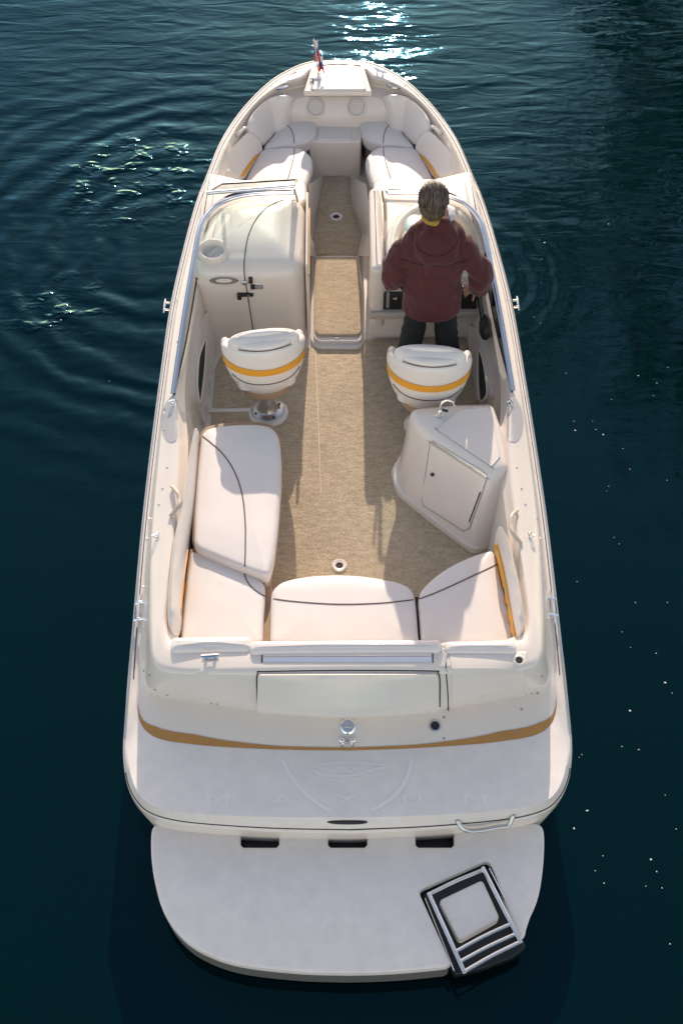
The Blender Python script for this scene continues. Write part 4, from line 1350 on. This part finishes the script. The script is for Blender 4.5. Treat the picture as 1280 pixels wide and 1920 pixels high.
# ------------------------------------------------------------------ bow flag
fb = P(598, 143, 1.12)
ft = PY(589, 75, fb.y + .02)
staff = empty('bow_flag', fb, 'small white blue red flags on a thin staff at the bow', 'flag')
obj('staff', tube([fb, ft], .006, 8), mat('pale_staff', (.65, .62, .58), .3), staff)
FW = mat('white_cloth', (.8, .8, .8), .8); FB = mat('blue_cloth', (.06, .16, .42), .8); FR = mat('red_cloth', (.65, .05, .03), .8)
obj('flag_bracket', join(box(fb + Vector((-.03, 0, -.012)), (.10, .04, .014), None, .004), lathe([(0, 0), (.018, 0), (.014, .05), (0, .05)], 12, Matrix.Translation(fb + Vector((0, 0, -.01))))), CHROME, staff)
def cloth(a, width, hgt, name):
    # a furled flag hanging from the staff; three stripes one below the other
    root = None
    for k, m in enumerate((FW, FB, FR)):
        rows = []
        for i in range(6):
            z = -(k + i / 5) * hgt / 3
            rows.append([a + Vector((width * (u - .3) * (1 + .15 * math.sin(z * 30)) + z * -.05, .022 * math.sin(u * 9 + z * 22) + .012 * u, z + .012 * math.sin(u * 5))) for u in [j / 10 for j in range(11)]])
        back = [[p + Vector((0, .003, 0)) for p in r] for r in rows]
        o_ = obj(name if k == 0 else 'cloth_stripe', join(loft(rows), loft(back)), m, root or staff)
        if root is None: root = o_
cloth(fb.lerp(ft, .98), .042, .18, 'flag_cloth')
cloth(fb.lerp(ft, .42) + Vector((.02, -.01, .05)), .042, .14, 'flag_cloth')
obj('flag_tail', tube(crom([fb.lerp(ft, .62) + Vector((.02, 0, .03)), fb.lerp(ft, .5) + Vector((.022, 0, 0)), fb.lerp(ft, .4) + Vector((.024, 0, 0))], 8), .008, 6), FR, staff)

# ------------------------------------------------------------------ the helmsman
def remesh(gs, voxel, smooth=6, name='m'):
    g = join(*gs)
    me = bpy.data.meshes.new(name)
    me.from_pydata([tuple(p) for p in g[0]], [], g[1])
    bm = bmesh.new(); bm.from_mesh(me)
    bmesh.ops.recalc_face_normals(bm, faces=bm.faces)
    bm.to_mesh(me); bm.free()
    ob = bpy.data.objects.new('tmp', me)
    COL.objects.link(ob)
    md = ob.modifiers.new('r', 'REMESH'); md.mode = 'VOXEL'; md.voxel_size = voxel
    ms = ob.modifiers.new('s', 'SMOOTH'); ms.factor = .5; ms.iterations = smooth
    dg = bpy.context.evaluated_depsgraph_get()
    me2 = bpy.data.meshes.new_from_object(ob.evaluated_get(dg))
    v = [p.co.copy() for p in me2.vertices]
    n = [p.normal.copy() for p in me2.vertices]
    f = [tuple(q.vertices) for q in me2.polygons]
    bpy.data.objects.remove(ob); bpy.data.meshes.remove(me); bpy.data.meshes.remove(me2)
    return v, f, n
def oval_tube(stations, k=20):
    """stations: (centre, rx, ry) stacked along z"""
    return loft([[Vector((c[0] + rx * math.cos(a), c[1] + ry * math.sin(a), c[2])) for a in [2 * math.pi * j / k for j in range(k)]] for c, rx, ry in stations], True, True, True)
def limb(pts, rs, n=16, k=12):
    c = crom(pts, n)
    r_ = crom([(a, 0, 0) for a in rs], n)
    return tube(c, [q.x for q in r_], k)
YP = 5.97
head_c = PY(811, 377, YP + .01)
neck = PY(813, 412, YP)
shL, shR = PY(752, 458, YP), PY(876, 458, YP)
hipc = PY(806, 596, YP + .02)
hemz = PY(805, 603, YP - .13).z
sx = (shL.x + shR.x) / 2
z_sh = shL.z
floor = .412
px_ = hipc.x
kL, kR = PY(768, 648, YP + .03), PY(838, 648, YP + .03)
fL, fR = Vector((kL.x - .05, YP + .02, floor)), Vector((kR.x + .05, YP + .02, floor))
hL, hR = Vector((px_ - .082, YP, hemz + .12)), Vector((px_ + .082, YP, hemz + .12))
elL = PY(737, 520, YP + .03)
haL = Vector((wc.x - .16, wc.y - .02, wc.z + .02))
elR = PY(902, 528, YP + .05)
haR = PY(879, 545, YP + .24)
haR = tp + Vector((-.045, .0, .035))
def finger(b, d, n, L, r, curl):
    pts = [b]
    dd = d.normalized()
    ax = dd.cross(n).normalized()
    for k in range(3):
        dd = Matrix.Rotation(curl, 3, ax) @ dd
        pts.append(pts[-1] + dd * L * (.45, .32, .23)[k])
    return tube(crom(pts, 8), [r, r, r * .98, r * .95, r * .92, r * .88, r * .8, r * .55], 8)
def hand(c, d, n, side, curl=-.55):
    """palm centre c, finger direction d, back-of-hand normal n"""
    d = d.normalized(); s = d.cross(n).normalized() * side; n = n.normalized()
    g = [ell(c, (.042, .048, .016), 14, 8, frame((0, 0, 0), n, s))]
    for k, L in enumerate((.072, .082, .077, .06)):
        g.append(finger(c + d * .038 + s * (.03 - .02 * k), d + s * (.06 - .05 * k), n, L, .0088, curl))
    g.append(finger(c - d * .015 + s * .036, d * .6 + s * .8, n, .066, .0098, curl * .5))
    return g
hz = head_c.z
body_g = [
    ell(head_c + Vector((0, .0, .01)), (.078, .098, .115), 24, 16),
    ell(head_c + Vector((0, .045, -.06)), (.055, .055, .065), 18, 12),
    ell(head_c + Vector((0, .112, -.02)), (.014, .022, .026), 10, 8),
    ell(head_c + Vector((.08, -.005, -.01)), (.012, .024, .034), 10, 8),
    ell(head_c + Vector((-.08, -.005, -.01)), (.012, .024, .034), 10, 8),
    limb([head_c + Vector((0, -.01, -.06)), neck + Vector((0, -.01, -.02)), Vector((sx, YP - .01, z_sh - .02))], [.058, .06, .075]),
    oval_tube([((sx, YP, z_sh + .03), .09, .06), ((sx, YP, z_sh - .02), .17, .09), ((sx, YP, z_sh - .2), .165, .1), ((px_, YP, hemz + .25), .14, .09), ((px_, YP, hemz + .12), .14, .09), ((px_, YP, hemz + .06), .13, .085)]),
    limb([hL, kL, fL + Vector((0, 0, .08))], [.075, .055, .045]), limb([hR, kR, fR + Vector((0, 0, .08))], [.075, .055, .045]),
    limb([shL + Vector((.02, 0, -.04)), elL, haL + Vector((0, -.06, -.02))], [.055, .042, .028]),
    limb([shR + Vector((-.02, 0, -.04)), elR, haR + Vector((.02, -.05, .03))], [.055, .042, .028]),
] + hand(haL, Vector((.2, .5, .6)), Vector((-.6, -.6, .5)), 1) + hand(haR, Vector((-.55, .15, -.35)), Vector((-.35, -.5, .75)), -1, -.45)
v, f, n = remesh(body_g, .0065, 3)
person = obj('person', (v, f), SKIN, None, 80)
tag(person, 'grey haired man in maroon hooded jacket and dark jeans standing at the helm', 'person')
EYEW = mat('eye_white', (.7, .7, .68), .2)
for s_ in (-1, 1):
    obj('eye', ell(head_c + Vector((s_ * .032, .088, .0)), (.013, .012, .011), 12, 8), EYEW, person)
obj('mouth', ell(head_c + Vector((0, .094, -.075)), (.024, .008, .007), 12, 6), mat('lips', (.35, .12, .10), .5), person)
# jacket
sl_l = [shL + Vector((.06, 0, .01)), shL.lerp(elL, .5) + Vector((-.012, -.01, 0)), elL + Vector((-.005, 0, 0)), elL.lerp(haL, .45) + Vector((0, 0, .0)), elL.lerp(haL, .82)]
sl_r = [shR + Vector((-.06, 0, .01)), shR.lerp(elR, .5) + Vector((.012, -.01, 0)), elR + Vector((.004, 0, 0)), elR.lerp(haR, .5) + Vector((.012, 0, -.01)), elR.lerp(haR, .8)]
mid_z = (z_sh + hipc.z) / 2
jg = [
    oval_tube([((sx + .012, YP + .0, z_sh + .245), .078, .08), ((sx + .010, YP - .005, z_sh + .20), .098, .092), ((sx + .006, YP - .01, z_sh + .15), .15, .105), ((sx, YP - .005, z_sh + .085), .195, .115), ((sx, YP, z_sh - .02), .216, .13), ((sx, YP, z_sh - .18), .205, .135), ((sx, YP, (z_sh + hemz) / 2 - .02), .196, .136), ((px_, YP, hemz + .16), .196, .14), ((px_, YP, hemz + .06), .202, .15), ((px_, YP, hemz + .012), .203, .153), ((px_, YP, hemz), .196, .147)], 32),
    limb(sl_l, [.085, .082, .075, .064, .052], 20, 16), limb(sl_r, [.085, .082, .078, .066, .055], 20, 16),
    # hood lying on the back
    ell((sx + .008, YP - .10, z_sh + .075), (.145, .058, .135), 20, 12, Matrix.Rotation(R(-18), 3, 'X').to_4x4()),
]
v, f, n = remesh(jg, .0085, 14)
def wr(p):
    q = Vector((p.x * 9, p.y * 9, p.z * 4.2))
    w = noise.noise(q + Vector((3, 1, 0))) * .020 + noise.noise(Vector((p.x * 20 + p.z * 9, p.y * 16, p.z * 8 - p.x * 6))) * .014
    w += noise.noise(Vector((p.x * 34, p.y * 20, p.z * 12 + p.x * 20))) * .004
    return w
v = [p + q * wr(p) * min(max((p.z - hemz - .015) / .12, 0), 1) for p, q in zip(v, n)]
jacket = obj('jacket', (v, f), JACKET, person, 80)
S_j = Surf(jacket)
obj('hood_seam', seam_g(S_j, [(771,436),(777,455),(792,472),(814,481),(838,474),(855,457),(863,436)], .004, 40, -.001), mat('dark_maroon_seam', (.025, .006, .007), .9), jacket)
obj('back_seam', seam_g(S_j, [(752,486),(790,496),(835,497),(876,488)], .003, 30, 0), mat('maroon_stitch', (.03, .006, .008), .9), jacket)
# collar of the shirt
obj('collar', oval_tube([((neck.x, YP - .003, neck.z + .02), .080, .084), ((neck.x, YP - .003, neck.z + .044), .080, .084), ((neck.x, YP - .0, neck.z + .052), .072, .074)], 26), GOLD, person)
obj('shirt_collar', xf(oval_tube([((0, 0, 0), .10, .09), ((0, 0, .025), .084, .084), ((0, 0, .035), .07, .075)], 26), Matrix.Translation((neck.x + .035, YP + .03, neck.z + .01))), SHIRT, person)
# jeans
jn = [oval_tube([((px_, YP, hemz + .2), .15, .1), ((px_, YP, hemz + .10), .155, .105), ((px_, YP, hemz + .055), .15, .10)], 24),
      limb([hL + Vector((0, 0, -.04)), kL, fL + Vector((0, 0, .06))], [.078, .082, .072], 20, 16), limb([hR + Vector((0, 0, -.04)), kR, fR + Vector((0, 0, .06))], [.078, .082, .072], 20, 16)]
v, f, n = remesh(jn, .009, 5)
v = [p + q * (noise.noise(Vector((p.x * 14, p.y * 14, p.z * 22))) * .008) for p, q in zip(v, n)]
obj('jeans', (v, f), JEANS, person, 80)
for q in (fL, fR):
    obj('shoe', join(ell(q + Vector((0, .07, .04)), (.05, .13, .042), 16, 10)), SHOE, person)
# hair: a full shell over the skull with combed locks laid on it
hg = [ell(head_c + Vector((0, -.012, .03)), (.094, .112, .115), 26, 18), ell(head_c + Vector((0, -.045, -.035)), (.08, .07, .07), 20, 14)]
v, f, n = remesh(hg, .007, 3)
keep = []
for p, q in zip(v, n):
    k = noise.noise(Vector((p.x * 55, p.y * 14, p.z * 16))) * .0065 + noise.noise(Vector((p.x * 18, p.y * 9, p.z * 9))) * .006
    keep.append(p + q * k)
def face_part(p): return p.y > head_c.y + .055 and p.z < head_c.z + .045
f = [q for q in f if not all(face_part(v[i]) for i in q)]
locks = []
rnd = random.Random(3)
for i in range(260):
    a = rnd.uniform(-1.25, 1.25); ph = rnd.uniform(-.5, 1.0)
    pts = []
    for k in range(6):
        t = ph + k * .18
        d = Vector((math.sin(a + .12 * k * (1 if a > 0 else -1)) * math.cos(t) if False else math.sin(a) * (1 + .02 * k), -math.sin(t) * math.cos(a), math.cos(t) * math.cos(a * .9)))
        if d.length < .01: continue
        d.normalize()
        pts.append(head_c + Vector((0, -.014, .028)) + Vector((d.x * .097, d.y * .116, d.z * .119)) * (1 + rnd.uniform(0, .035)))
    locks.append(tube(pts, [.002, .004, .0045, .004, .003, .0015][:len(pts)], 4))
obj('hair', join((keep, f), *locks), HAIR, person, 80)

# ------------------------------------------------------------------ specks of drift floating on the water
FO = mat('pale_drift_specks', (.75, .77, .74), .7)
sp = [(1110,790),(1130,815),(1137,921),(1140,912),(1075,790),(1250,1130),(1165,1185),(1229,1225),(1246,1491),(1100,1520),(1255,1770),(1240,1665),(1000,595),(1012,606),(1014,530),(1130,240),(1140,420),(1115,378),(1105,248),(205,715),(115,600),(95,612),(1014,486),(1150,1008),(1190,1130),(1246,1280),(1165,1400),(1085,1420),(1090,1415),(1060,700),(1180,880),(1160,1020),(1010,450),(1020,455)]
rnd = random.Random(5)
for _ in range(22): sp.append((rnd.uniform(1075, 1270), rnd.uniform(560, 1700)))
g = []
for x, y in sp:
    p = P(x, y, .004)
    r_ = rnd.choice((.0025, .003, .003, .004, .006))
    g.append(lathe([(0, -.004), (r_, 0), (r_ * .7, .003), (0, .004)], 6, Matrix.Translation(p) @ Matrix.Diagonal((rnd.uniform(.8, 1.6), rnd.uniform(.7, 1.2), 1, 1))))
o = obj('drift_specks', join(*g), FO)
tag(o, 'tiny pale specks floating on the dark water beside the boat', 'drift specks', kind='stuff')

# ------------------------------------------------------------------ trees on the bank, seen only as their reflection in the water
BARK = mat('bark', (.05, .035, .025), .9, bump=(20, .02))
LEAF = mat('leaves', (.045, .075, .03), .6, var=(1.5, .3))
def tree(x, y, h, cz, rad, seed, label):
    rnd = random.Random(seed)
    t = empty('tree', (x, y, .6), label, 'tree', 'trees on the bank')
    br = [tube(crom([(x, y, .3), (x + .2, y - .1, h * .3), (x - .1, y + .1, h * .6), (x, y, h * .92)], 14), [.36 - .022 * i for i in range(14)], 10)]
    cl = []
    for i in range(46):
        a = rnd.uniform(0, 2 * math.pi); e = rnd.uniform(-.8, 1.3); r_ = rad * rnd.uniform(.55, 1.0)
        c = Vector((x + math.cos(a) * math.cos(e) * r_, y + math.sin(a) * math.cos(e) * r_, cz + math.sin(e) * r_ * 1.35))
        cl.append((c, rnd.uniform(.6, 1.25)))
        if i < 16: br.append(tube(crom([(x, y, h * rnd.uniform(.25, .6)), Vector((x, y, h * .5)).lerp(c, .5) + Vector((0, 0, .3)), c], 8), [.11, .1, .085, .07, .055, .045, .03, .02], 6))
    obj('trunk', join(*br), BARK, t)
    v, f = [], []
    for c, s in cl:
        for k in range(230):
            d = Vector((rnd.gauss(0, 1), rnd.gauss(0, 1), rnd.gauss(0, 1))).normalized() * s * rnd.random() ** .45
            p = c + d
            u_ = Vector((rnd.gauss(0, 1), rnd.gauss(0, 1), rnd.gauss(0, .6))).normalized()
            w_ = u_.orthogonal().normalized()
            L_ = rnd.uniform(.16, .28)
            o_ = len(v)
            v += [p, p + u_ * L_ * .5 + w_ * L_ * .28, p + u_ * L_, p + u_ * L_ * .5 - w_ * L_ * .28]
            f.append((o_, o_ + 1, o_ + 2, o_ + 3))
    obj('crown', (v, f), LEAF, t, flip_fix=False)
bank = obj('bank', pad(vec2(round_poly([(5.2, 14, 0), (40, 9, 0), (40, 40, 0), (7, 40, 0)], 1.5)), -.6, .55, .3), mat('bank_earth', (.10, .085, .06), .9, bump=(4, .1), var=(2, .3)))
tag(bank, kind='structure')
tree(7.0, 16.2, 12.0, 6.3, 4.4, 1, 'broad leafy tree on the bank mirrored in the water at the right')
tree(7.4, 21.0, 8.5, 4.6, 3.2, 2, 'smaller leafy tree standing farther back on the bank behind the broad one')
tree(12.6, 14.9, 11.0, 6.3, 3.9, 3, 'leafy tree on the bank at the far right edge')
